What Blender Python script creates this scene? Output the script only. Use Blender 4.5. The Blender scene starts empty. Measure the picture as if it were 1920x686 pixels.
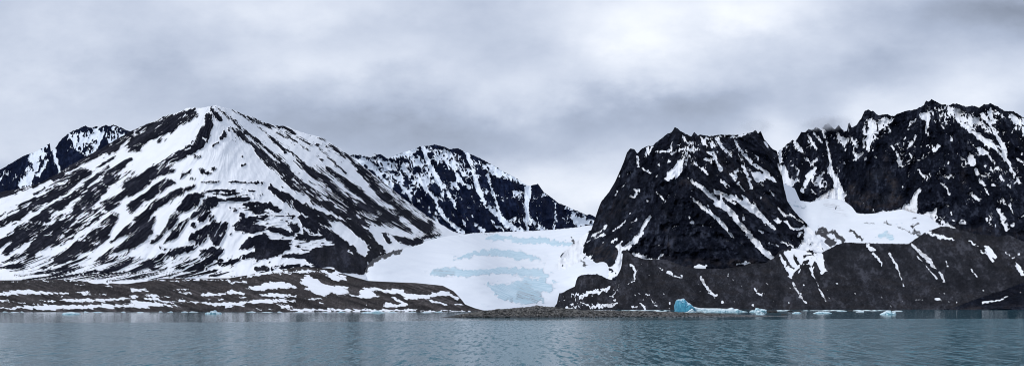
import bpy, math, random
import numpy as np
F = 1663.0; HZ = 573.0; CX = 960.0; CAMZ = 10.0     # metres per unit; far shore 1.5 to 2.5 km off, peaks up to 4 km
sc = bpy.context.scene
COL = sc.collection

# ---------------------------------------------------------------- noise
_rng = np.random.RandomState(11)
_ang = _rng.rand(256, 256) * 2 * np.pi
_gx, _gy = np.cos(_ang), np.sin(_ang)
def perlin(x, y, seed=0):
    x = np.asarray(x, float) + seed * 17.31; y = np.asarray(y, float) + seed * 9.77
    xi = np.floor(x).astype(int); yi = np.floor(y).astype(int)
    xf = x - xi; yf = y - yi
    u = xf*xf*xf*(xf*(xf*6-15)+10); v = yf*yf*yf*(yf*(yf*6-15)+10)
    def g(ix, iy, dx, dy):
        a = (ix + (iy * 57 & 255) * 3) & 255; b = iy & 255
        return _gx[a, b]*dx + _gy[a, b]*dy
    n00 = g(xi, yi, xf, yf); n10 = g(xi+1, yi, xf-1, yf)
    n01 = g(xi, yi+1, xf, yf-1); n11 = g(xi+1, yi+1, xf-1, yf-1)
    return ((n00*(1-u)+n10*u)*(1-v) + (n01*(1-u)+n11*u)*v) * 1.5
def fbm(x, y, o=4, seed=0, gain=.5):
    a = 1.0; s = 0; t = 0
    for i in range(o):
        s = s + a*perlin(x*2**i, y*2**i, seed+i*3); t += a; a *= gain
    return s / t * 1.3
def ridged(x, y, o=4, seed=0):
    a = 1.0; s = 0; t = 0
    for i in range(o):
        s = s + a*(1-np.abs(perlin(x*2**i, y*2**i, seed+i*5))*1.8); t += a; a *= .5
    return s / t
def sm(a, b, x):
    t = np.clip((x-a)/(b-a), 0, 1); return t*t*(3-2*t)

# ---------------------------------------------------------------- survey data: views of the slopes, each with an origin and a scale
REG = {'W': (0, 0, 1), 'L1': (0, 190, 3.43), 'L2': (0, 380, 3.118), 'L3': (240, 190, 3.43), 'L4': (240, 380, 3.118), 'L5': (480, 220, 3.431),
       'L6': (480, 380, 3.119), 'L7': (780, 260, 3.431), 'L8': (680, 420, 3.61), 'R1': (1080, 230, 3.43), 'R2': (1040, 410, 3.431),
       'R3': (1340, 180, 3.43), 'R4': (1340, 360, 2.86), 'R5': (1620, 180, 3.43), 'R6': (1620, 360, 2.86)}
def pts(region, s):
    ox, oy, k = REG[region]; out = []
    for p in s.split():
        q = [float(c) for c in p.split(',')]
        out.append((ox+q[0]/k, oy+q[1]/k) + ((q[2]/k,) if len(q) > 2 else ()))
    return out
def apply_shapes(v, X, Y, shapes, soft=2.5, wf=.41):
    """lay each surveyed patch over the field v; X, Y are the vertices' own bearings"""
    for region, kind, val, s in shapes:
        for one in s.split(';'):
            if not one.strip(): continue
            P = pts(region, one)
            xs = [p[0] for p in P]; ys = [p[1] for p in P]; m = 4 + (max(p[2] for p in P) if kind == 's' else 0)
            idx = np.nonzero((X > min(xs)-m) & (X < max(xs)+m) & (Y > min(ys)-m) & (Y < max(ys)+m))
            if len(idx[0]) == 0: continue
            x = X[idx]; y = Y[idx]
            n = len(P); d = np.full(x.shape, 1e9)
            inside = np.zeros(x.shape, bool)
            segs = [(P[i], P[(i+1) % n]) for i in range(n if kind == 'p' else n-1)]
            if n == 1: segs = [(P[0], P[0])]
            for a, b in segs:
                dx, dy = b[0]-a[0], b[1]-a[1]; L = dx*dx+dy*dy+1e-9
                t = np.clip(((x-a[0])*dx+(y-a[1])*dy)/L, 0, 1)
                e = np.hypot(x-a[0]-t*dx, y-a[1]-t*dy)
                if kind == 's': e = e - (a[2]*(1-t)+b[2]*t)*(.44 if val < 0 else wf)
                else:
                    c = (a[1] > y) != (b[1] > y)
                    inside ^= c & (x < (b[0]-a[0])*(y-a[1])/((b[1]-a[1]) if b[1] != a[1] else 1e-9)+a[0])
                d = np.minimum(d, e)
            if kind == 'p': d = np.where(inside, -d, d)
            mm = np.clip(.5-d/soft, 0, 1)
            v[idx] = v[idx]*(1-mm)+val*mm
    return v
def flow_s(guides, X, Y):
    """coordinate across the fall lines of a slope"""
    G = [pts('W', g) for g in guides]
    yy = np.linspace(100, 620, 261)
    T = np.array([np.interp(yy, [p[1] for p in g], [p[0] for p in g]) for g in G])
    for k in range(1, len(T)): T[k] = np.maximum(T[k], T[k-1]+2)
    fy = np.clip((Y-100)/2, 0, 259.99); i0 = fy.astype(int); fr = fy-i0
    s = np.zeros(X.shape); cur = T[0][i0]*(1-fr)+T[0][i0+1]*fr
    s = np.where(X < cur, (X-cur)/60.0, 0)
    for k in range(1, len(T)):
        nx = T[k][i0]*(1-fr)+T[k][i0+1]*fr
        w = (X >= cur) & (X < nx)
        s = np.where(w, k-1+(X-cur)/(nx-cur), s); cur = nx
    s = np.where(X >= cur, len(T)-1+(X-cur)/60.0, s)
    return s
class TPS:
    def __init__(self, P):
        P = np.array(P, float); self.p = P[:, :2]/100; z = P[:, 2]; n = len(P)
        K = self.k(self.p, self.p)+np.eye(n)*.02
        A = np.zeros((n+3, n+3)); A[:n, :n] = K; A[:n, n] = 1; A[:n, n+1:] = self.p; A[n, :n] = 1; A[n+1:, :n] = self.p.T
        self.w = np.linalg.solve(A, np.concatenate([z, [0, 0, 0]])); self.n = n
    @staticmethod
    def k(a, b):
        r = np.sqrt(((a[:, None]-b[None])**2).sum(-1))+1e-9; return r*r*np.log(r)
    def __call__(self, X, Y):
        q = np.stack([X.ravel(), Y.ravel()], 1)/100
        return (self.k(q, self.p)@self.w[:self.n]+self.w[self.n]+q@self.w[self.n+1:]).reshape(X.shape)

def grid_mesh(name, V, mat, attrs, label, cat, kind='structure', group=None, smooth=True):
    R, C = V.shape[:2]
    me = bpy.data.meshes.new(name)
    me.vertices.add(R*C); me.vertices.foreach_set('co', V.reshape(-1).astype('f'))
    i = np.arange(R*C).reshape(R, C)
    q = np.stack([i[:-1, :-1], i[:-1, 1:], i[1:, 1:], i[1:, :-1]], -1).reshape(-1)
    nf = (R-1)*(C-1)
    me.loops.add(nf*4); me.loops.foreach_set('vertex_index', q.astype('i'))
    me.polygons.add(nf); me.polygons.foreach_set('loop_start', np.arange(0, nf*4, 4, dtype='i'))
    me.polygons.foreach_set('use_smooth', np.full(nf, smooth))
    me.update(calc_edges=True)
    for k, a in attrs.items():
        at = me.attributes.new(k, 'FLOAT', 'POINT'); at.data.foreach_set('value', a.reshape(-1).astype('f'))
    me.materials.append(mat)
    o = bpy.data.objects.new(name, me); COL.objects.link(o)
    tag(o, label, cat, kind, group); return o
def tag(o, label, cat=None, kind=None, group=None):
    o['label'] = label
    if cat: o['category'] = cat
    if kind: o['kind'] = kind
    if group: o['group'] = group

def slope(name, label, cat, mat, x0, x1, crest, base, depth, v0, shapes, guides, step=1.25, rows=None, amp=.5, sfreq=3.0, yfreq=.02,
          jag=0.0, rib=(6, 20), back=None, tone=None, tone0=0.0, dirt=None, iso=0.0, soft=6.5, seed=0, warp=2.0, vfun=None, relief=5.0, fl=None, feather=9.0, flat=False, fil=None, wf=.41, crag=False, kind='structure', skirt=60):
    cr = pts('W', crest); ba = pts('W', base)
    px = np.arange(x0, x1+step, step); n = len(px)
    yc = np.interp(px, [p[0] for p in cr], [p[1] for p in cr]); yb = np.interp(px, [p[0] for p in ba], [p[1] for p in ba])
    if jag: yc = yc - jag*np.abs(fbm(px/7., px*0+3.3, 3, seed+40)) * 1.3 + jag*.3
    yb = np.maximum(yb, yc+3)
    if rows is None: rows = int(max(yb-yc)/step)+2
    t = np.linspace(0, 1, rows)[:, None]
    PX = np.repeat(px[None], rows, 0); PY = yb[None]*(1-t)+yc[None]*t
    D = TPS(pts3(depth))(PX, PY)
    S = flow_s(guides, PX, PY)
    wx = fbm(PX/9, PY/9, 3, seed+1)*warp*1.6; wy = fbm(PX/9, PY/9, 3, seed+9)*warp*1.6
    along = fbm(S*sfreq*2.2, PY*yfreq*2, 3, seed+4)
    # patches feather out along the fall line
    gy, gx = np.gradient(S); gy = gy/np.gradient(PY, axis=0); gx = gx/step - gy*np.gradient(PY, axis=1)/step
    fx, fy = -gy, gx; nn = np.hypot(fx, fy)+1e-9; fx = fx/nn; fy = fy/nn
    acr = S*sfreq*3.1+fbm(PX/40, PY/40, 2, seed+29)*2
    fe = fbm(acr, PY*yfreq*1.2, 3, seed+23, .6)*feather*(.55+.9*sm(-.3, .5, fbm(PX/45, PY/35, 2, seed+26)))+fbm(PX/5, PY/5, 2, seed+24)*feather*.25
    if flat:
        fe = fe*np.clip(1.7*np.abs(fx)-.35, .08, 1)
        wx = wx+np.clip(1-1.7*np.abs(fx), 0, 1)*sm(300, 400, PY)*fbm(PX/40, PY/2.6, 3, seed+31)*12
    wx = wx*.8+fx*fe; wy = wy*.8+fy*fe
    v = np.full(PX.shape, float(v0))
    v = apply_shapes(v, PX+wx, PY+wy, shapes, soft, wf)
    if vfun is not None: v = vfun(PX, PY, v)
    nz = fbm(S*sfreq, PY*yfreq, 4, seed+2)*(1-iso)+fbm(PX/16, PY/13, 4, seed+3)*iso
    fa = fbm(S*sfreq*5, PY*yfreq*5, 3, seed+15)*(1-iso)+fbm(PX/7, PY/5, 3, seed+16)*iso
    nz = nz*.6+fbm(PX/5, PY/3.6, 3, seed+7, .6)*(.25+.35*iso)+fa*(.75-.2*iso)
    if crag:
        ww = fbm(PX/15, PY/15, 3, seed+71)*.55; wv = fbm(PX/12, PY/12, 2, seed+72)*.4
        r1 = 1-np.abs(perlin(S*sfreq*1.9+ww, PY/26+wv, seed+73))*2.3
        r2 = 1-np.abs(perlin(PX/9+PY/30+ww, PY/9+wv, seed+74))*2.1
        r3 = 1-np.abs(perlin(S*sfreq*4.2+ww*2, PY/12+wv, seed+75))*2.1
        big = fbm(PX/32, PY/26, 3, seed+76)
        nz = (np.maximum(r1, r2-.1)*.85+r3*.38-.66+big*.62)*1.2+fbm(PX/3.5, PY/3.5, 2, seed+77)*.12
    if flat:
        q = np.clip(1-1.7*np.abs(fx), 0, 1)*sm(300, 400, PY)
        nz = nz*(1-q)+q*(fbm(PX/17+PY/30, PY/3.6, 4, seed+19)*1.05)
    P = v*.78+amp*1.75*nz
    if fil:
        # thin gullies that hold snow inside the rock, thin ribs that show through the snow
        a1 = 1-np.abs(perlin(S*sfreq*1.9+fbm(PX/30, PY/30, 2, seed+61)*.8, PY*yfreq*1.1, seed+60))*2.6
        a2 = 1-np.abs(perlin(S*sfreq*2.0+5, PY*yfreq*1.3, seed+63))*2.6
        m1 = sm(-.05, .35, fbm(PX/26, PY/20, 3, seed+62)+.12); m2 = sm(-.05, .4, fbm(PX/30, PY/22, 3, seed+65))
        k = np.clip(np.abs(fx)*1.6, .0, 1) if flat else 1.0
        a3 = 1-np.abs(perlin(S*sfreq*3.4+fbm(PX/22, PY/22, 2, seed+66)*.9, PY*yfreq*1.6, seed+67))*2.4
        a1 = np.maximum(a1, a3-.06)
        rk = sm(.1, -.5, v); wt = sm(.1, .6, v)
        P = P+fil[0]*1.5*sm(.55, .95, a1)*m1*rk*k-fil[1]*1.5*sm(.6, .97, a2)*m2*wt*k*(fil[2](PX, PY) if len(fil) > 2 else 1)
    # relief: rock ribs stand proud of the snow-filled gullies
    Pb = P*.8
    for _ in range(2):
        Pb[1:-1, 1:-1] = (Pb[1:-1, 1:-1]*2+Pb[:-2, 1:-1]+Pb[2:, 1:-1]+Pb[1:-1, :-2]+Pb[1:-1, 2:])/6
    edge = sm(0, .06, t)
    D2 = D + (np.clip(Pb, -.35, .35)/.35*relief + (fbm(PX/38+PY*fl, PY/70, 3, seed+5)*rib[1] if fl is not None else fbm(S*sfreq*.7, PY*yfreq*.7, 3, seed+5)*rib[1])
         - (ridged(S*sfreq*1.1, PY*yfreq*1.5, 4, seed+6)*.75+ridged(PX/14, PY/20, 4, seed+6)*.35)*rib[0] + rib[0]*.5)*edge
    Y3 = D2; X3 = (PX-CX)*Y3/F; Z3 = CAMZ+(HZ-PY)*Y3/F
    front = np.stack([X3, Y3, Z3], -1)
    # the far side falls away behind the crest
    nb = 14; bk = back if back else 500.
    j = (np.linspace(0, 1, nb+1)[1:]**1.6)[:, None]
    Yc, Zc = Y3[-1][None], Z3[-1][None]
    Yb_ = Yc+bk*j; Zb_ = Zc-(Zc+30)*(j**.85)+fbm(px[None]/14, j*5, 3, seed+8)*12*j*(1-j)*4
    Xb_ = (px[None]-CX)*Yb_/F
    bck = np.stack([Xb_, Yb_, np.minimum(Zb_, Zc-.5*j)], -1)
    sk = front[:1].copy(); sk[..., 2] -= skirt; sk[..., 1] += 4
    V = np.concatenate([sk, front, bck], 0)
    bP = fbm(px[None]/18, j*6, 3, seed+12)*.8+.15
    P = np.concatenate([P[:1], P, bP+np.zeros((nb, n))], 0)
    T = np.full(PX.shape, float(tone0))
    if tone: T = apply_shapes(T, PX+wx, PY+wy, tone, 12)
    T = np.concatenate([T[:1], T, np.repeat(T[-1:], nb, 0)], 0)
    A = {'snow': P, 'tone': T}
    stk = fbm(S*sfreq*2.2, PY*yfreq*1.6, 4, seed+51, .7)*.6+fbm(PX/6, PY/5, 4, seed+52, .65)*.4+fbm(S*sfreq*.8+fbm(PX/30, PY/30, 2, seed+55)*.6, PY/60, 3, seed+54)*.45+.5
    A['streak'] = np.concatenate([stk[:1], stk, np.repeat(stk[-1:], nb, 0)], 0)
    d = np.zeros(PX.shape)
    if dirt: d = apply_shapes(d, PX+wx*2, PY+wy, dirt, 6)
    A['dirt'] = np.concatenate([d[:1], d, np.zeros((nb, n))], 0)
    return grid_mesh(name, V, mat, A, label, cat, kind)
def pts3(s):
    return [tuple(float(c) for c in p.split(',')) for p in s.split()]
# ---------------------------------------------------------------- materials
class NT:
    def __init__(self, tree): self.t = tree; tree.nodes.clear()
    def n(self, typ, **kw):
        nd = self.t.nodes.new(typ)
        for k, v in kw.items():
            if k.startswith('_'): setattr(nd, k[1:], v)
            else: self.set(nd, k, v)
        return nd
    def set(self, nd, k, v):
        k = int(k[1:]) if k[0] == 'i' and k[1:].isdigit() else k
        s = nd.inputs[k]
        if isinstance(v, bpy.types.NodeSocket): self.t.links.new(v, s)
        elif isinstance(v, bpy.types.Node): self.t.links.new(v.outputs[0], s)
        else: s.default_value = v
    def m(self, op, a, b=0.0, c=0.0, clamp=False):
        nd = self.t.nodes.new('ShaderNodeMath'); nd.operation = op; nd.use_clamp = clamp
        for i, v in enumerate((a, b, c)): self.set(nd, 'i%d' % i, v)
        return nd.outputs[0]
    def mix(self, f, a, b):
        nd = self.t.nodes.new('ShaderNodeMix'); nd.data_type = 'RGBA'
        self.set(nd, 'i0', f); self.set(nd, 'i6', a); self.set(nd, 'i7', b); return nd.outputs[2]
    def mr(self, v, a, b, c=0.0, d=1.0, smooth=False):
        nd = self.t.nodes.new('ShaderNodeMapRange'); nd.interpolation_type = 'SMOOTHSTEP' if smooth else 'LINEAR'
        for i, q in enumerate((v, a, b, c, d)): self.set(nd, 'i%d' % i, q)
        return nd.outputs[0]
    def noise(self, vec, scale, detail=4, rough=.5, **kw):
        return self.n('ShaderNodeTexNoise', Vector=vec, Scale=scale, Detail=detail, Roughness=rough).outputs['Fac']
def new_mat(name):
    m = bpy.data.materials.new(name); m.use_nodes = True; return m, NT(m.node_tree)
def rgb(*c): return (c[0], c[1], c[2], 1.0)

def mountain_mat(name, dark, mid, gravel, edge=.06, snowc=(.86, .885, .93), fine=.17, bumpd=3.0, warmc=(.075, .058, .05), spk=.24):
    """snow and bare rock; the 'snow' attribute says where snow lies, 'tone' runs from dark crag (0) to scree (1)"""
    m, t = new_mat(name)
    co = t.n('ShaderNodeTexCoord').outputs['Object']
    sn = t.n('ShaderNodeAttribute', _attribute_name='snow').outputs['Fac']
    to = t.n('ShaderNodeAttribute', _attribute_name='tone').outputs['Fac']
    di = t.n('ShaderNodeAttribute', _attribute_name='dirt').outputs['Fac']
    n1 = t.noise(co, .16, 5, .65)
    n2 = t.noise(co, .02, 4, .6)
    n3 = t.noise(co, spk, 3, .8)
    p = t.m('ADD', sn, t.m('MULTIPLY', t.m('SUBTRACT', n1, .5), fine*2))
    fac = t.mr(p, -edge, edge, 0, 1, True)
    crag = t.mix(t.mr(t.m('ADD', t.m('MULTIPLY', n1, .6), t.m('MULTIPLY', n2, .4)), .42, .66), rgb(*dark), rgb(*mid))
    sp = t.mr(n3, .52, .64)
    gl = t.mix(sp, rgb(*[c*.62 for c in gravel]), rgb(*[c*1.75 for c in gravel]))
    gl = t.mix(t.m('MULTIPLY', t.mr(n2, .48, .62), .5), gl, rgb(*warmc))
    gl = t.mix(t.mr(t.noise(co, .008, 3), .4, .65), gl, t.mix(.45, gl, rgb(*dark)))
    sk = t.n('ShaderNodeAttribute', _attribute_name='streak').outputs['Fac']
    rock = t.mix(to, crag, gl)
    rock = t.mix(t.mr(sk, .15, .5), t.mix(.62, rock, rgb(dark[0]*.5, dark[1]*.5, dark[2]*.5)), rock)      # bands of sorted scree and weathered faces
    rock = t.mix(t.mr(sk, .60, 1.0, 0, .6), rock, rgb(*[c*2.3 for c in gravel]))
    snow = t.mix(t.mr(n2, .35, .7), rgb(*snowc), rgb(*[c*.93 for c in snowc]))
    dn = t.n('ShaderNodeMapping', Vector=co, Scale=(.12, .03, .02)); 
    dirtn = t.mr(t.noise(dn, 1.0, 5, .6), .38, .66)
    snow = t.mix(t.m('MULTIPLY', di, dirtn), snow, rgb(.30, .28, .27))
    colr = t.mix(fac, rock, snow)
    b1 = t.n('ShaderNodeBump', Strength=.9, Distance=bumpd, Height=t.m('MULTIPLY', t.m('ADD', n1, t.m('ADD', t.m('MULTIPLY', n3, .35), t.m('MULTIPLY', sk, 2.5))), t.mr(fac, 0, 1, 1, .08)))
    bs = t.n('ShaderNodeBsdfPrincipled', i0=colr, Roughness=t.mr(fac, 0, 1, .82, .65), Normal=b1)
    t.set(bs, 'Specular IOR Level', t.mr(fac, 0, 1, .03, .2))
    o = t.n('ShaderNodeOutputMaterial', Surface=bs)
    return m
M = {}
M['crag'] = mountain_mat('crag_and_snow', (.0024, .0036, .0088), (.0115, .015, .027), (.024, .028, .041))
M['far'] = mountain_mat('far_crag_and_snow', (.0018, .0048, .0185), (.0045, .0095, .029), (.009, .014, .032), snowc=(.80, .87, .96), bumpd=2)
M['flank'] = mountain_mat('scree_and_snow', (.0030, .0042, .0110), (.0105, .0130, .025), (.0235, .0245, .034), bumpd=2.0, warmc=(.034, .031, .034))
M['moraine'] = mountain_mat('moraine', (.012, .013, .0175), (.026, .028, .036), (.034, .035, .043), edge=.06, fine=.15, bumpd=1.5, warmc=(.030, .026, .026))
M['beach'] = mountain_mat('beach_gravel', (.012, .012, .014), (.03, .028, .03), (.068, .061, .062), edge=.06, fine=.15, spk=.4, bumpd=1.5, warmc=(.048, .040, .037))

def glacier_mat():
    m, t = new_mat('glacier_ice')
    co = t.n('ShaderNodeTexCoord').outputs['Object']
    ic = t.n('ShaderNodeAttribute', _attribute_name='snow').outputs['Fac']
    to = t.n('ShaderNodeAttribute', _attribute_name='tone').outputs['Fac']
    di = t.n('ShaderNodeAttribute', _attribute_name='dirt').outputs['Fac']
    n1 = t.noise(co, .05, 6, .65); n2 = t.noise(co, .012, 4, .6)
    mp = t.n('ShaderNodeMapping', Vector=co, Rotation=(0, 0, math.radians(24)), Scale=(.012, .085, .03))
    st = t.noise(mp, 1.0, 6, .7)
    fac = t.mr(t.m('ADD', ic, t.m('ADD', t.m('MULTIPLY', t.m('SUBTRACT', n1, .5), .6), t.m('MULTIPLY', t.m('SUBTRACT', st, .5), 1.5))), -.08, .22, 0, 1, True)      # 1 = bare ice
    ice = t.mix(t.mr(st, .38, .62), rgb(.42, .60, .69), rgb(.66, .79, .87))
    ice = t.mix(t.m('MULTIPLY', di, t.mr(st, .46, .60)), ice, rgb(.10, .10, .12))
    snow = t.mix(t.mr(n2, .35, .7), rgb(.84, .875, .925), rgb(.78, .82, .88))
    snow = t.mix(t.m('MULTIPLY', di, t.mr(st, .50, .62, 0, .5)), snow, rgb(.25, .24, .25))
    c = t.mix(fac, snow, ice)
    rk = t.mr(t.m('ADD', to, t.m('MULTIPLY', t.m('SUBTRACT', n1, .5), .6)), .42, .58)
    c = t.mix(rk, c, rgb(.03, .03, .035))
    b = t.n('ShaderNodeBump', Strength=.7, Distance=2.5, Height=t.m('MULTIPLY', t.m('ADD', st, n1), t.mr(fac, 0, 1, .12, 1)))
    bs = t.n('ShaderNodeBsdfPrincipled', i0=c, Roughness=.6, Normal=b); t.set(bs, 'Specular IOR Level', .25)
    t.n('ShaderNodeOutputMaterial', Surface=bs); return m
M['glacier'] = glacier_mat()

def ice_mat(name, a, b, deep, lo=.28, hi=.6):
    m, t = new_mat(name)
    co = t.n('ShaderNodeTexCoord').outputs['Object']
    g = t.n('ShaderNodeNewGeometry')
    nz = t.n('ShaderNodeSeparateXYZ', Vector=g.outputs['Normal']).outputs[2]
    n1 = t.noise(co, .35, 5, .6)
    mp = t.n('ShaderNodeMapping', Vector=co, Scale=(.5, .5, .12), Rotation=(0, .3, 0)); st = t.noise(mp, 1, 5, .65)
    c = t.mix(t.mr(st, .38, .62), rgb(*deep), rgb(*b))
    c = t.mix(t.mr(t.m('ADD', nz, t.m('MULTIPLY', t.m('SUBTRACT', n1, .5), .5)), lo, hi), c, rgb(*a))   # old snow lies on the flat tops
    bp = t.n('ShaderNodeBump', Strength=.8, Distance=1.0, Height=st)
    bs = t.n('ShaderNodeBsdfPrincipled', i0=c, Roughness=.28, Normal=bp); t.set(bs, 'Specular IOR Level', .4)
    t.n('ShaderNodeOutputMaterial', Surface=bs); return m
M['berg'] = ice_mat('blue_ice', (.66, .82, .89), (.10, .42, .57), (.012, .15, .28), .55, .9)
M['floe'] = ice_mat('pale_ice', (.70, .84, .89), (.38, .62, .70), (.20, .44, .54))
M['floe_white'] = ice_mat('white_ice', (.76, .85, .89), (.58, .74, .80), (.38, .58, .66))
def rock_mat(name, a, b, sc_=.6, wetz=.5):
    m, t = new_mat(name)
    co = t.n('ShaderNodeTexCoord').outputs['Object']
    n1 = t.noise(co, sc_, 5, .65)
    z = t.n('ShaderNodeSeparateXYZ', Vector=t.n('ShaderNodeNewGeometry').outputs['Position']).outputs[2]
    at = t.n('ShaderNodeAttribute', _attribute_name='shade_id').outputs['Fac']
    c = t.mix(t.mr(t.m('ADD', t.m('MULTIPLY', n1, .3), t.m('MULTIPLY', at, .7)), .3, .95), rgb(*a), rgb(*b))
    wet = t.mr(t.m('ADD', z, n1), wetz+.5, wetz+1.1)
    c = t.mix(wet, rgb(.008, .008, .008), c)      # wave-washed wet stone
    bs = t.n('ShaderNodeBsdfPrincipled', i0=c, Roughness=t.mr(wet, 0, 1, .35, .85), Normal=t.n('ShaderNodeBump', Strength=.8, Distance=.25, Height=n1))
    t.n('ShaderNodeOutputMaterial', Surface=bs); return m
M['bar'] = rock_mat('gravel_bar_stone', (.010, .010, .010), (.21, .20, .185), .6, 1.0)
M['boulder'] = rock_mat('dark_boulder', (.012, .012, .014), (.035, .034, .036), .8, 0)

def water_mat():
    m, t = new_mat('fjord_water')
    co = t.n('ShaderNodeTexCoord').outputs['Object']
    sx = t.n('ShaderNodeSeparateXYZ', Vector=co)
    y = sx.outputs[1]; x = sx.outputs[0]
    # calm water along the shore, wind ripples further out in the fjord
    lim = t.m('ADD', t.mr(x, -300, 350, 500, 690), t.m('MULTIPLY', t.m('SUBTRACT', t.noise(co, .006, 3), .5), 90))
    calm = t.mr(t.m('SUBTRACT', y, lim), -12, 25, 0, 1, True)
    def wav(sx_, sy, sc_, det, ro):
        nd = t.n('ShaderNodeTexNoise', Vector=t.n('ShaderNodeMapping', Vector=co, Scale=(sx_, sy, 1)), Scale=sc_, Detail=det, Roughness=ro)
        v_ = t.n('ShaderNodeVectorMath', _operation='SUBTRACT', i0=nd.outputs['Color'], i1=(.5, .5, .5)); return v_.outputs[0]
    wa = wav(1, .34, 1.2, 3, .8); wb = wav(1.5, .20, .50, 2, .6)
    tot = t.n('ShaderNodeVectorMath', _operation='ADD', i0=wa, i1=wb).outputs[0]
    patch = t.noise(t.n('ShaderNodeMapping', Vector=co, Scale=(.006, .014, 1)), 1.0, 4, .6)
    amp = t.m('MULTIPLY', t.m('MULTIPLY', t.mr(calm, 0, 1, WAMP, .09), t.mr(patch, .35, .65, .7, 1.25)), t.mr(x, -150, 120, .72, 1.15))
    sxyz = t.n('ShaderNodeSeparateXYZ', Vector=tot)
    nv = t.n('ShaderNodeCombineXYZ', X=t.m('MULTIPLY', sxyz.outputs[0], amp), Y=t.m('MULTIPLY', sxyz.outputs[1], amp), Z=1.0)
    b = t.n('ShaderNodeVectorMath', _operation='NORMALIZE', i0=nv).outputs[0]
    bs = t.n('ShaderNodeBsdfPrincipled', i0=rgb(.020, .105, .138), Roughness=t.mr(calm, 0, 1, .14, .08), IOR=t.mr(calm, 0, 1, 1.17, 1.22), Normal=b)
    t.n('ShaderNodeOutputMaterial', Surface=bs); return m
WAMP = 1.25
M['water'] = water_mat()
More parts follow.
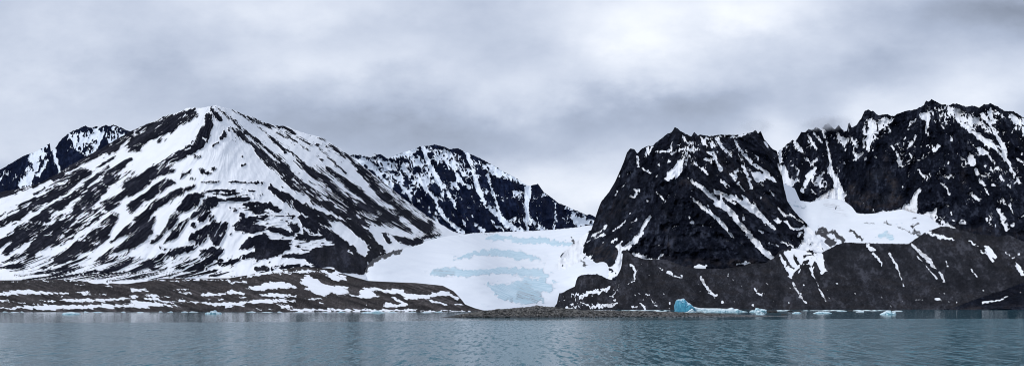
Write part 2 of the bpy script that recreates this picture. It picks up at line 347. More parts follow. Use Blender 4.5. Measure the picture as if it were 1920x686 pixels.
# ---------------------------------------------------------------- the mountains
GB = ['330,198 180,290 0,370 -200,450 -300,480 -560,530', '380,198 300,270 150,370 0,465 -60,493 -250,530', '395,198 350,290 250,370 100,478 40,502 -120,530',
      '400,198 380,290 310,390 200,484 140,508 0,530', '405,198 410,290 380,380 330,445 290,487 240,508 110,530', '410,198 440,290 450,400 420,460 390,490 350,508 250,530',
      '415,198 490,290 560,370 620,440 640,530', '425,198 560,320 680,400 760,450 860,530', '440,198 600,290 740,400 840,460 950,530',
      '500,198 660,290 800,400 900,480 960,530']
B_S = [
 ('W','s',.25,'40,500,60 150,500,50 300,500,50 430,500,40;60,420,90 160,390,90 250,340,50;150,330,50 80,400,80'),
 ('W','s',.35,'470,400,60 560,430,60 600,480,50'),
 ('W','s',.3,'520,250,20 600,270,20 640,290,16;600,330,50 700,390,50'),
 ('L3','s',.3,'640,200,70 700,260,60;450,640,90 250,640,90 100,640,90 650,600,60 860,600,50;740,230,60 900,330,30'),
 ('L3','p',-1,'0,330 0,220 60,180 230,100 330,70 400,50 455,45 430,60 455,90 410,120 350,150 300,190 240,215 150,250 80,300 90,320 30,330'),
 ('L3','s',.6,'340,66,8 380,52,6;40,215,16 20,240,14'),
 ('L3','s',-1,'530,40,15 570,90,40 600,120,25;520,100,50 520,150,60 490,220,90 460,270,80 380,320,70 280,380,70 200,440,70 100,490,60 0,540,60'),
 ('L3','s',.9,'500,245,20 480,235,12;370,315,16 400,300,12;210,430,16 250,440,10;420,270,10 380,275,8'),
 ('L3','s',-1,'600,235,28 620,212,20;542,285,14 583,268,12;185,257,12 235,250,12;480,357,16 430,352,10;735,355,10;735,412,14 755,410,10;450,435,12 490,458,32 530,462,15;535,436,20 565,436,20;330,495,12 355,468,32 400,455,12;405,502,14 430,500,10;475,522,8 530,520,12 600,515,8;660,520,14 720,520,16 820,527,10;835,525,10 870,527,8;730,565,6 810,577,6;480,580,8 560,572,14 680,572,14;600,600,10 700,595,12;920,550,20 960,590,40 1029,620,44'),
 ('L3','s',-1,'130,500,30 200,470,40 300,440,14;100,640,25 180,570,70 240,530,70 300,520,25;0,610,20 60,560,40 130,520,40;220,650,20 280,600,40 340,575,50 420,545,20;340,686,30 400,620,50 480,600,20;370,670,40 450,640,30;450,686,20 520,640,50 620,635,20;650,632,25 770,627,25;760,660,20 860,662,25 920,660,20;0,680,30 50,640,30 100,600,20'),
 ('L3','s',-1,'570,40,8 640,100,10 700,150,18 760,210,16 830,250,16 900,310,12 1000,400,18 1029,430,26;660,175,25 720,210,30 760,250,18 810,280,12 870,350,40 930,400,40 990,450,50 1029,500,60'),
 ('L3','s',-1,'680,60,8 740,90,10 800,120,36 870,150,16 940,165,10 1029,175,18;920,230,4 1010,330,5;620,70,4 700,130,5;760,190,4 860,290,6;840,160,5 930,240,4 980,290,5'),
 # the right-hand flank
 ('L5','s',-1,'0,210,20 50,260,50 120,310,60 190,370,70 250,430,80 330,480,60 400,530,60 500,590,60 600,640,50 700,686,40;0,140,18 60,190,8 150,280,14 240,370,26 330,440,26 420,490,16 550,560,22 700,640,25 800,686,25'),
 ('L5','s',-1,'90,450,30 170,510,60 260,560,70 340,610,80 420,650,60 470,686,40;240,285,8 310,340,10 380,390,20 450,450,12;110,140,6 150,180,8 190,225,10;190,190,8 240,240,12 300,300,26 380,360,46 460,410,20'),
 ('L5','s',-1,'480,440,40 540,490,60 620,550,60 720,600,60 820,650,60 870,686,50;395,175,14 440,230,12 500,290,16 580,360,8;460,320,12 530,380,36 620,450,60 700,510,66 780,570,50 850,620,50 930,686,60'),
 ('L5','s',-1,'570,220,14 620,280,18 700,350,26 750,420,50 820,480,80 900,560,110 1000,640,120 1098,700,120;660,340,14 740,430,36 800,490,50 880,560,70 980,650,100'),
 ('L5','s',1,'820,430,10 900,500,12 980,560,12 1050,630,14;930,640,16 1000,700,30;700,480,10 790,540,14 880,585,14;520,430,12 620,500,14 760,610,16;240,400,8 330,470,10 470,560,12'),
 ('L5','s',-1,'10,420,10 50,425,10;0,590,50 50,570,26;100,580,20 150,595,20;30,645,16 70,645,16;0,660,15;200,620,16 240,640,18;300,650,60 330,686,50'),
 ('L5','s',-.9,'150,55,16 180,60,20 230,90,36;290,100,16;400,130,10 440,140,8;480,180,12 520,210,18 570,250,14;90,50,12 0,15,14;350,120,8'),
 ('L5','s',-.6,'300,190,6 340,210,5;380,240,4 440,300,5;150,100,4 300,220,4;200,120,4 330,210,4'),
 # the lower left fans
 ('L1','s',-1,'0,600,60 130,560,36 240,535,30 370,470,24 450,415,24 640,320,50 850,200,60;350,500,40 500,420,50 640,350,50 800,260,70 900,220,70;860,250,100 950,180,90'),
 ('L1','s',.9,'860,215,22;930,190,20;830,250,20 790,290,14;800,340,26 700,390,14;430,470,14 560,400,10 680,340,12'),
 ('L1','s',-1,'220,600,12 400,500,24 520,440,20;120,670,20 260,620,20 420,530,20 560,440,20;740,350,20 600,450,16 460,540,30 330,620,36 220,690,40;840,370,30 740,450,60 640,540,50 540,640,60 500,690,60;700,420,30 600,500,30 480,600,30 400,680,40;760,480,14 680,560,30 600,640,40 560,690,40'),
 ('L1','s',-1,'1029,420,70 940,480,60 870,540,50;870,560,40 780,610,40 700,680,30;960,590,40 880,660,50 850,700,50;1029,540,30 960,600,30'),
 ('L2','s',-1,'0,80,10 60,50,8 140,20,8;0,130,46 100,80,46 170,30,36 240,-10,26;0,240,46 60,200,46 150,140,46 230,80,36 330,10,36;30,290,36 100,230,60 180,170,54 260,100,46 360,0,46'),
 ('L2','s',-1,'150,310,60 220,250,90 300,190,104 380,120,76 450,60,46 520,0,40;10,350,12 80,320,20 150,290,26;0,374,12 100,370,20;300,260,26 380,200,34 460,130,26;370,240,12 450,180,18 540,110,16 640,30,18 700,0,14'),
 ('L2','p',-1,'290,360 330,310 400,260 440,220 500,190 590,120 660,60 700,70 650,170 640,200 590,250 540,280 450,310 440,330 380,350'),
 ('L2','s',-1,'650,230,20 700,190,36 760,150,56 840,80,56 900,20,46 935,-10,40;680,320,16 750,285,20;550,430,18 620,405,28 700,370,36 760,330,36;300,430,20 370,400,25 470,370,18;220,410,10 300,410,10;250,385,10 290,380,12;780,410,20 860,370,36 935,335,36;880,230,12 930,200,18;700,330,14 600,350,10;100,345,14 130,375,14'),
 ('L2','p',-1,'560,340 640,270 700,250 830,120 880,80 900,110 880,190 810,240 740,280 650,290 600,330'),
 ('L2','s',-.9,'90,462,12 200,448,16 330,440,14;500,405,12 700,420,12 860,420,12;620,455,10 760,440,12 900,440,14'),
 ('L2','s',1,'700,220,8 780,160,8 830,120,8;530,240,10 580,230,8;680,240,10 640,260,8'),
 ('L4','p',-1,'0,270 0,180 60,130 150,85 150,110 130,190 80,240 40,265'),
 ('L4','s',-1,'0,170,56 60,110,46 130,60,40 180,0,40;140,235,12 200,180,20 250,120,56 290,50,46 400,0,46;210,230,20 270,190,56 320,120,40 370,80,25 450,30,40 520,0,30'),
 ('L4','p',-1,'360,215 370,180 430,150 480,115 530,105 583,115 575,180 545,225 530,250 500,240 470,210 420,245 390,225'),
 ('L4','s',-1,'430,90,50 470,60,40 500,100,30;380,130,36;330,410,20 390,380,40 460,330,56 540,280,50;430,290,25 500,270,26;40,400,25 120,350,30 200,310,35 300,280,42 380,260,32;200,345,28;190,262,20 220,268,20'),
 ('L4','s',-1,'620,130,20 680,110,56 750,90,25;640,150,30 720,150,70 780,150,30;650,270,20 720,230,76 800,210,56 790,185,30;600,185,10;840,150,15 890,160,30 935,185,20;840,230,25 935,230,25;540,360,25 620,340,25 700,305,25 780,290,50 860,280,60 935,255,34'),
 ('L4','s',-1,'730,30,36 770,50,30 830,10,26;870,40,18;620,40,22;670,70,16;800,90,12;700,10,14;580,320,16 600,312,12;510,325,10;290,378,20 330,375,18;460,385,12;140,380,20 200,390,14;600,30,10'),
 ('L4','s',1,'540,183,18;470,190,8 460,215,8'),
 ('L6','s',-1,'20,40,44 40,20,30;110,30,20 130,40,14;200,80,20;50,88,12;80,150,20 150,165,25 210,190,20;230,150,46 200,120,18;250,200,30 310,205,32 380,205,22;250,255,12'),
 ('L6','p',-1,'0,190 50,190 40,220 120,220 200,220 200,240 120,260 190,270 130,300 60,330 0,340'),
 ('L6','s',-1,'210,0,40 280,50,60 310,110,84 370,150,56 430,190,66 500,240,70 560,300,90 620,340,120;350,50,28 450,90,46 540,110,56 600,160,76 680,220,86 720,270,70;400,0,26 500,50,30 600,90,25 700,130,18;570,0,66 700,60,56 800,110,46 900,160,36'),
 ('L6','p',-1,'340,270 400,250 490,250 600,260 640,310 700,300 670,340 650,380 640,410 560,390 520,370 490,350 480,320 400,290'),
 ('L6','s',1,'600,270,30 640,290,40 660,300,20;510,298,16;340,20,10 420,60,10 520,100,12;540,170,10 590,220,10;240,60,10 300,80,10'),
 ('L6','s',-1,'160,310,25 260,310,32 350,310,28;750,180,18 770,220,28 785,240,14;830,210,25 880,220,36 950,230,46 930,250,26;980,200,14 1030,200,14;660,350,25 700,320,16 770,290,12 840,278,10;60,60,14'),
 ('L6','s',1,'860,100,40 900,130,30 960,180,24;700,185,40 720,230,40;720,0,20 790,30,12'),
 ('L6','s',-1,'0,388,30 120,378,26 240,372,24 370,378,16 480,345,12'),
]
B_S.append(('W','s',-1.4,'590,482,30 640,480,56 668,492,40;640,500,24 678,506,18;700,470,20 690,482,16;722,440,8 730,452,9;746,448,10 765,453,13 788,452,13;800,444,6 822,441,5'))
B_S.append(('W','s',1,'672,472,8 684,476,7;655,468,4 662,476,4'))
B_S.append(('W','s',-.05,'60,522,10 200,517,14 330,516,14 440,513,12'))
B_S.append(('W','s',-.12,'664,304,14 700,336,14 750,374,16 800,412,14'))
B_T = [('W','s',.9,'690,470,70 640,500,70 600,470,40'), ('W','s',.65,'500,310,30 620,400,30 740,440,40;0,362,20 200,290,20 300,235,30'), ('W','s',.45,'80,470,60 260,440,90;720,400,60 800,430,40'),
       ('W','s',1,'0,527,18 200,524,14 500,505,18;480,478,30 530,480,20'), ('W','s',.5,'300,230,40 380,210,20;200,470,60')]
slope('mountain', 'broad snow-striped mountain rising to a single peak on the left, scree streaks fanning down to the shore', 'mountain', M['flank'], -330, 880,
  crest='-400,500 -200,430 0,360 38,353 70,345 108,326 131,310 187,280 240,249 248,245 307,218.6 336,210 351,203 365,202 373,203 383,201.7 394.5,199.3 407.6,197.3 415,201.7 438,206 456,215 473,219 494,229 514,235 518,236 540,237 556,245 573,250.6 597,256 611,262 631.5,275 648,285.6 655,291 700,327 740,359 800,405 850,434 880,441',
  base='-400,540 0,538 400,538 560,532 600,530 640,528 680,526 700,510 720,494 750,480 790,470 805,464 835,455 855,450 880,450',
  depth='-200,530,1950 0,525,2000 400,520,2000 640,516,2050 690,495,2400 800,450,3300 880,440,3800 400,198,2900 250,245,3000 100,330,3000 -200,430,2800 500,230,3200 600,258,3400 655,292,3500 740,360,3600 800,405,3700 400,370,2350 550,370,2600 200,420,2330 0,450,2350 600,450,2400',
  v0=1.0, shapes=B_S, guides=GB, amp=.52, sfreq=5.0, yfreq=.014, rib=(5, 14), tone=B_T, tone0=.12, fl=.012, seed=2, feather=10, flat=True, fil=(.62, .8, lambda X, Y: .25+.75*sm(430, 520, X)), step=1.05, warp=1.6, relief=7, back=900, jag=1.6)

# far mountain on the left
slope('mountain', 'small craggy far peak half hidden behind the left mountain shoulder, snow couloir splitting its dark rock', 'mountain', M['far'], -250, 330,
  crest='-260,430 -150,390 0,318 17.5,308 43.7,292 70,283 93.3,268.7 95.5,284 102,281 111,266 119.5,257 131,248 146,242.5 159,236 168,239 175,239.6 180,236 186,240 192,237 198,235 206,237 213,234 218.7,236.6 233,242.5 248,248 300,270 330,300',
  base='-260,470 0,400 150,370 330,330', depth='0,400,4500 200,330,4700 170,236,5200 0,318,4900 -200,420,4500 300,290,5100',
  v0=-.8, guides=['0,200 0,500', '60,200 40,500', '120,200 90,500', '180,200 150,500', '240,200 230,500', '300,200 320,500'], tone0=.0,
  shapes=[('L1','s',-.08,'540,260,170 580,300,150;740,220,130;640,200,80'), ('L1','s',.2,'720,200,70 780,210,60'), ('L1','s',0,'250,340,110 200,430,100'), ('L1','s',1,'340,290,22 345,330,30 362,380,30 380,430,28 380,462,22;620,190,40 640,230,44 625,290,26 600,330,20;250,330,50 200,360,40 240,400,40 215,440,50 190,490,50 130,530,44 190,520,40;300,380,20 270,440,16 240,480,20;0,500,16;20,530,14;100,490,14 50,520,14'),
   ('L1','s',-1,'140,400,80 110,470,80 60,530,90;320,300,30 330,340,30;300,470,70 340,440,60;400,270,60 390,340,70 440,380,60')],
  amp=.55, sfreq=4, yfreq=.05, iso=.55, rib=(14, 22), seed=21, crag=True, soft=4.5, feather=4.5, warp=1.6, relief=7, back=900, jag=2.2, step=1.1)

# jagged middle ridge beyond the glacier
GD = ['620,200 660,450', '660,200 760,450', '700,200 830,450', '760,200 860,450', '820,200 900,450', '860,200 950,450', '900,200 985,450', '960,200 1000,450', '1010,200 1025,450', '1060,200 1070,450', '1110,200 1130,450']
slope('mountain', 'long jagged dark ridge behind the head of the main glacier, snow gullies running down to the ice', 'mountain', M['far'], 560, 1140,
  crest='540,320 655,292 661,290 681,291.4 696,296 701.5,288.5 707,290 713,288.5 728,298.7 736.5,293 757,285.6 780,277.5 794.6,273 803,274 815,271 824,273 832.5,274.6 844,280 857,277.5 876,286 896.6,295 908,301 926,311 943,321 966.5,333 984,344.5 990,348 997,347.4 1003,346 1009,344.5 1019,359 1036.5,372 1048,381 1060,385 1072,391 1083,395.5 1094,400 1100.6,403 1106,401 1112,404 1130,415 1150,425',
  base='540,455 880,447 930,440 1050,432 1150,432', depth='900,440,4350 700,440,4300 1050,430,4650 800,273,5000 1000,347,5000 1110,405,5050 655,290,4600 560,330,4500 560,440,4300',
  v0=-.85, guides=GD, tone0=.1, amp=.56, sfreq=2.6, yfreq=.035, rib=(24, 60), seed=31, crag=True, soft=4.5, fil=(.2, .6), feather=6, warp=1.2, relief=10, back=900, jag=2.0, iso=.2, step=1.1,
  shapes=[('L7','s',-.12,'0,120,130 120,120,140 240,150,140 380,200,130;0,240,130 80,250,120'), ('L7','s',.12,'460,190,70 600,250,60 690,285,30'), ('L5','s',-.02,'640,270,60 760,300,90 900,350,150 1040,370,170;880,450,80 1000,460,100'),
   ('L7','s',1,'40,50,26 70,130,30 120,220,34 160,300,26 180,380,8;0,230,26 60,320,26 120,380,20 140,440,26 180,500,24 240,560,36 300,600,30;210,80,26 240,160,26 270,250,26 300,290,18;200,330,12 230,390,18 260,440,18 290,490,12;250,290,26 270,320,18;320,80,30 360,180,18 380,260,26 400,330,26 430,390,22 470,450,22 530,490,36 560,530,36 620,570,46 690,590,36;440,190,18 470,260,22 490,340,16 520,420,16 540,470,16;310,300,26 350,310,26'),
   ('L7','s',1,'120,510,10 160,560,16 200,600,14;0,475,8 22,490,8;330,510,8 380,560,22 440,590,22;480,520,8 520,560,16 560,590,18;300,520,6 320,560,8;80,430,8 82,470,14;440,180,34 500,190,34 540,220,22 600,240,26 660,270,16 700,290,20;720,300,46 720,360,46 705,420,36 720,490,42 740,540,46 790,570,28 840,585,18;700,520,16 720,585,26;890,400,18 895,460,16 900,520,22 885,575,18;1010,450,18 1020,520,36 1080,530,66 1130,540,46;960,440,8 1040,470,16 1090,490,14'),
   ('L7','s',-1,'1125,510,30;775,560,36 740,560,20;1060,490,22;550,330,14'),
   ('L5','s',1,'630,260,30 700,290,30 740,310,34 800,380,16 840,430,16 870,450,8;800,270,26 850,330,20 900,400,16 950,450,16 990,510,16 1000,540,8;880,255,26 950,235,44 1030,210,36;940,320,30 980,370,24 1020,420,16 1060,470,12'),
   ('L5','s',-1,'860,265,16;900,290,10 960,280,20 1010,245,20 1055,220,30 1070,260,30;755,250,20;960,370,34 970,400,34 990,420,30;1040,340,50;900,440,40 910,470,60'),
   ('L7','s',-.9,'360,540,20 300,450,90 330,380,100;600,380,110 620,480,110;800,380,90 830,500,100;950,530,80')])

# right-hand pyramid mountain
GH = ['1100,220 1060,500', '1180,220 1110,500', '1230,220 1180,500', '1280,220 1240,500', '1290,220 1330,500', '1300,220 1430,500', '1330,220 1520,500', '1390,220 1600,500', '1450,220 1680,500']
H_S = [
 ('W','s',-.52,'1300,290,60 1380,290,60 1430,330,50'),
 ('R2','p',1,'-60,20 240,30 200,130 180,220 240,240 250,290 300,320 340,310 390,290 400,200 380,170 420,160 450,190 420,240 480,260 490,290 460,330 400,370 330,400 -60,600'),
 ('R2','s',-1,'200,100,8 250,65,26 330,10,50;190,205,10 250,170,12 320,120,20 400,80,30;205,165,6 260,130,10 330,80,26 400,30,60;240,235,6 262,228,6;330,160,30 400,110,50;220,190,4 300,150,8'),
 ('R2','s',1,'240,110,14 300,75,12 335,45,8;210,150,12 270,120,12 330,95,8;380,75,16 430,40,8;370,140,14 400,130,10'),
 ('R2','p',-1,'240,255 280,200 320,150 370,160 410,200 390,290 340,305 290,290'),
 ('R2','s',1,'400,300,56 435,250,50 470,290,44;320,335,50 410,350,50 440,320,40'),
 ('R2','s',-1,'170,275,6 198,298,8;320,310,10 400,350,4'),
 ('R2','s',1,'610,-5,18 575,50,18 555,80,14;560,95,26 520,135,40 460,185,40;430,150,14 400,175,24;510,225,20 600,262,40 680,292,54 730,315,40 770,310,10;670,250,20 690,235,14;640,290,10'),
 ('R2','s',1,'825,322,8 880,325,14 930,302,26 990,308,10;880,18,12 890,22,10;950,38,10;668,172,10'),
 ('R1','p',1,'570,360 590,320 620,300 655,240 690,240 685,310 660,350 610,368'),
 ('R1','s',1,'395,200,12 400,240,14 400,285,8;460,160,26 455,200,14 450,225,8 490,155,10;430,290,10 480,325,8;350,470,12 375,480,12 400,440,18 370,430,8;515,445,8 545,475,14 570,500,8;520,340,16;600,250,20;535,265,12;515,185,12 560,190,10 611,175,14 615,130,12;570,135,10;620,195,12 660,170,12 700,168,12 790,170,10;668,130,10 650,160,8;685,80,14 700,120,16 750,135,6'),
 ('R1','s',1,'800,90,8 825,130,26 840,100,18;870,100,14;900,100,20 930,140,16 960,180,14 990,190,8;850,190,18 890,200,26 900,240,18 830,235,16;760,260,8 820,300,16 860,350,14;740,370,18 800,410,28 860,460,36 920,520,28 980,560,36 1029,610,36;740,475,10 800,530,24 860,580,26 920,620,22 970,680,18;850,535,18;890,430,6 960,460,8 1029,500,12;930,490,16 970,550,26;1000,330,20 1029,350,18;930,370,8 990,410,10;925,295,16'),
 ('R1','s',1,'480,600,8 450,640,22 420,680,18;460,500,8;420,598,6;360,640,8 400,610,6;350,580,8;320,630,5 270,675,7;190,660,8 180,680,8;300,410,10 320,390,6;250,475,10;745,635,16;815,655,12;730,605,8;640,300,10;720,355,12;745,432,8;555,525,8;680,505,6;262,445,8;295,325,6;700,270,8;870,255,10;1029,470,24'),
 ('R3','s',.9,'20,258,12 120,262,20 230,245,7;20,270,26 40,310,14 60,350,14 100,360,8;130,290,10 170,350,16 210,400,16 250,440,20 300,470,16 350,500,26;200,290,12;180,450,12 220,530,14 240,600,14;40,540,12 80,590,8;130,490,12 150,560,12 190,610,8;90,490,6 130,540,12;310,570,10;360,610,8 385,640,7;0,400,13 40,470,16;0,610,18 60,650,12 130,680,36;200,670,26;320,290,12 340,330,6;410,440,16 430,500,14;20,360,12'),
 ('R3','p',.95,'240,500 270,490 330,500 375,520 400,560 330,530 300,560 250,530'),
 ('R4','s',1,'0,60,14 60,90,22 110,140,30 160,200,28 220,270,36 270,320,36 330,370,28;152,125,14 158,150,14;90,20,22 150,60,32 220,110,32 280,160,28 320,195,18;0,135,10 50,190,16 100,240,8;150,20,12 200,70,14 240,110,12;330,80,8 380,125,18;330,155,18 370,165,18;400,120,12 470,160,7;385,160,18 410,190,18 470,200,22 450,230,18;290,270,8 340,288,10;360,270,12 420,290,12;270,10,8;250,30,8;230,200,10 260,215,8'),
 ('R4','p',1,'470,180 520,150 600,100 640,300 480,420 400,470 340,380 340,330 420,310 450,290 480,250'),
 ('R4','s',1,'120,385,10 170,380,18 200,388,8;240,390,14 290,395,26 345,378,16;300,400,20 240,455,8'),
]
slope('mountain', 'dark pyramid-shaped mountain in the right centre with a notched summit and steep black scree cone', 'mountain', M['crag'], 1047, 1580,
  crest='1030,500 1045,487 1055,474 1075,455 1098,438 1109,430 1118,402 1126.6,378.7 1141,361 1153,341 1167.5,308.7 1176,285 1182,278 1189,279.6 1195,288 1200,282 1205,278 1214,273.7 1223,273.7 1237,262 1252,250 1258,249 1262,244 1265,238 1269,240 1278,247.5 1296,256 1302,247.5 1309,255 1313,252 1331,256 1348,252.7 1380,253 1398,250 1410,248.5 1417,243.5 1421.6,251 1426,245.6 1433,261.6 1448,279 1456.6,283 1461,303 1466,327 1470,352 1476,376 1485,390 1497,405 1515,421 1530,440 1560,466 1590,480',
  base='1030,560 1100,540 1160,525 1165,500 1200,496 1300,500 1440,502 1500,500 1580,490',
  depth='1109,430,3600 1182,278,3450 1265,238,3500 1420,245,3620 1456,283,3650 1466,330,3500 1515,420,3180 1290,335,3080 1200,490,2870 1440,490,2880 1160,450,3060 1380,350,3170 1060,475,3300 1040,540,2900 1150,520,2780 1560,470,3050',
  v0=-.9, shapes=H_S, guides=GH, amp=.44, sfreq=2.8, yfreq=.035, rib=(24, 50), tone0=.08, seed=41, crag=True, soft=4.5, feather=4.5, warp=1.1, relief=8, back=700, jag=1.6, iso=.25, step=1.1, dirt=None,
  tone=[('W','s',.6,'1280,340,14 1310,350,14 1340,370,12;1250,400,10 1262,465,12'), ('W','p',.9,'1100,480 1120,455 1160,455 1170,500 1140,510'), ('R2','s',.9,'710,30,14 760,190,20'), ('W','s',.35,'1130,400,40 1170,380,30;1350,300,30 1440,390,40'), ('W','s',.6,'1180,488,14 1300,492,16 1440,492,16')])

# the right-hand massif
GI = ['1450,180 1440,480', '1500,180 1480,480', '1550,180 1550,480', '1600,180 1570,480', '1660,180 1610,480', '1720,180 1680,480', '1760,180 1760,480', '1790,180 1860,480', '1830,180 1950,480', '1880,180 2020,480', '1930,180 2080,480', '2000,180 2150,480']
I_S = [
 ('W','s',-.32,'1760,215,40 1850,225,50 1920,245,50;1640,240,50'),
 ('R5','s',.08,'60,200,100 130,160,70 30,280,60;390,130,70 440,110,60;580,110,90 700,170,70 800,150,70;960,150,70;880,320,40;300,180,60;740,270,60'),
 ('R3','s',-.05,'620,290,50 650,330,40;620,520,90 700,560,60;540,340,50;800,280,50 900,300,80'),
 ('W','s',-1.1,'1620,350,90 1660,330,80 1600,370,50;1760,360,60'),
 ('W','s',-.62,'1780,290,90 1880,340,90;1700,280,80'),
 ('R5','s',1,'50,150,16 60,200,34 40,270,22 20,340,16;100,170,40 180,150,20;70,230,20;380,140,16 410,120,40 410,180,26 400,220,12;330,150,16 280,215,12;450,110,26;480,80,14 490,130,12;560,90,50 620,110,40 600,150,26 640,140,26;720,150,34 770,200,26;700,160,34;760,120,26 810,180,16 840,160,16'),
 ('R5','s',1,'610,166,12 680,220,26 740,260,36 800,310,44 840,330,16 880,380,16 930,420,16 945,470,10;860,260,26 890,310,36 910,380,26;940,130,26 990,160,26;880,120,12 905,155,10;815,90,14;980,200,8 950,240,6;750,350,44 770,370,26;690,395,44 700,430,44;720,470,26 730,500,16;740,540,12 780,580,18 800,630,10;790,370,8 840,430,8;865,460,10 905,490,8;880,520,16 920,570,14 945,590,8;830,575,16;700,630,14 740,670,10'),
 ('R5','s',1,'980,400,12 1029,440,12;1015,375,12;985,530,12 1000,565,8;330,260,12 310,290,18 285,335,10;265,265,14;390,290,12;500,200,8 515,215,12;480,320,18 450,350,14;580,340,12;180,320,12 210,370,10 240,450,7;290,375,12 305,400,8;75,395,14;10,400,12;505,515,10 540,520,14 580,512,12;500,560,7 545,610,16 550,635,12;350,480,10 380,510,10;245,595,14;545,430,10;620,385,6 640,415,5;360,600,10 330,650,26 310,690,28;780,450,16;410,320,8;560,280,16;600,370,6 635,415,6'),
 ('R3','s',1,'515,290,12 540,330,26 555,350,18;600,250,14 640,320,8;640,240,16 670,280,20 690,300,10;690,220,10 720,280,12 730,350,14 745,420,20 740,480,34 780,540,54 800,600,54 740,640,56 680,670,56;500,450,8 540,480,12 530,520,14;580,400,10 620,440,20 665,400,12;650,460,16 610,510,26 580,580,26 550,650,26 520,680,26;700,490,16 660,540,12;620,600,8 650,630,12;560,440,8'),
 ('R3','s',1,'790,240,20 830,290,16 840,350,12;770,270,8;870,250,8 900,300,12 890,370,12 910,390,16 950,370,12;870,435,8 950,370,14;960,210,20 960,280,14 960,330,14;1000,160,12 990,220,16 985,280,12 990,350,14;430,350,14 405,350,20 420,420,26 450,490,40;470,320,10;860,215,20 830,230,12'),
 ('R3','p',1,'390,350 420,350 440,440 470,520 540,540 480,600 560,660 640,680 700,640 760,600 850,620 830,700 440,700 400,560 380,500 420,510'),
 ('R3','s',-1,'800,450,60 830,520,80 850,580,50'),
 ('R6','p',1,'60,110 190,90 240,60 270,10 290,-10 285,60 285,130 320,120 390,90 370,150 430,190 480,250 430,270 200,200 60,160'),
 ('R6','s',1,'420,165,20 470,185,20 540,240,44 560,262,30;480,150,16;520,160,24 545,165,14;600,245,34 650,290,54 700,350,36;650,240,20;610,310,8 680,365,14;720,90,18 750,150,44 770,200,26 800,170,16;780,70,14 800,115,10;810,260,26 830,320,26 830,390,36 760,325,8 850,440,20;470,110,14;600,30,12 570,5,7;455,10,14;790,40,8;655,150,12'),
 ('R6','s',-1,'500,200,26 560,215,34;630,245,14'),
 ('R4','s',-1,'460,25,50 500,35,40'),
 ('R5','s',-1,'15,100,34 60,112,30 110,118,22;220,130,40 280,115,26;395,60,36 430,45,30;440,75,16 470,150,20;590,62,20 640,75,14;690,85,24 740,90,24;790,62,30 850,75,26 900,110,20;560,170,14 600,215,16 660,270,16;880,190,30 940,210,36'),
]
slope('mountain', 'massive dark craggy mountain filling the right side, its serrated crest dusted with snow patches', 'mountain', M['crag'], 1430, 2130,
  crest='1430,310 1440,300 1456.6,283 1465,280.6 1474,272 1486,261.6 1491.6,264.5 1503,247 1509,248.5 1516,242 1523.7,244 1531,238 1540,244 1545.5,235 1553,231 1561.6,240 1566,242.7 1573,235 1579,244 1588,245.6 1590.5,232 1592.5,231 1596.6,239 1605,235 1614,223.7 1621,209 1628,205 1634.5,209 1637.5,207.7 1646,216 1660,214 1675,218 1686,212 1699,207.7 1710,207 1722,203 1732,197.5 1736.6,188.7 1741,191 1747,186 1754,190 1766,196 1780,197 1793.5,194 1812,200.4 1824,198 1836,202 1844.5,196 1859,195 1870,200 1882,207.7 1900,209 1920,221 2000,240 2150,330',
  base='1430,380 1480,395 1560,410 1600,418 1700,415 1760,440 1800,448 1920,500 2150,540',
  depth='1456,283,4000 1550,232,4200 1628,205,4100 1747,186,3900 1920,220,3700 1650,330,3800 1800,330,3450 1500,378,3680 1600,405,3600 1700,400,3500 1790,440,3190 1920,480,2830 2100,500,2800 2100,320,3500',
  v0=-.84, shapes=I_S, guides=GI, amp=.5, sfreq=2.8, yfreq=.03, rib=(26, 50), tone0=.0, seed=51, crag=True, soft=4.5, feather=4.5, warp=1.1, relief=9, back=900, jag=2.2, iso=.35, step=1.1,
  tone=[('R5','s',.9,'130,470,60 180,560,80 200,620,50;140,400,30'), ('W','s',.85,'1590,370,30 1640,380,44 1680,375,30;1640,330,30;1600,350,20'), ('R5','s',.5,'640,490,30 640,600,30;30,560,60'), ('W','s',.6,'1800,430,20 1860,440,30 1920,450,40')],
  dirt=[('R3','s',1,'740,600,60 700,660,40'), ('R6','s',1,'260,110,50 200,120,50;340,150,40')])

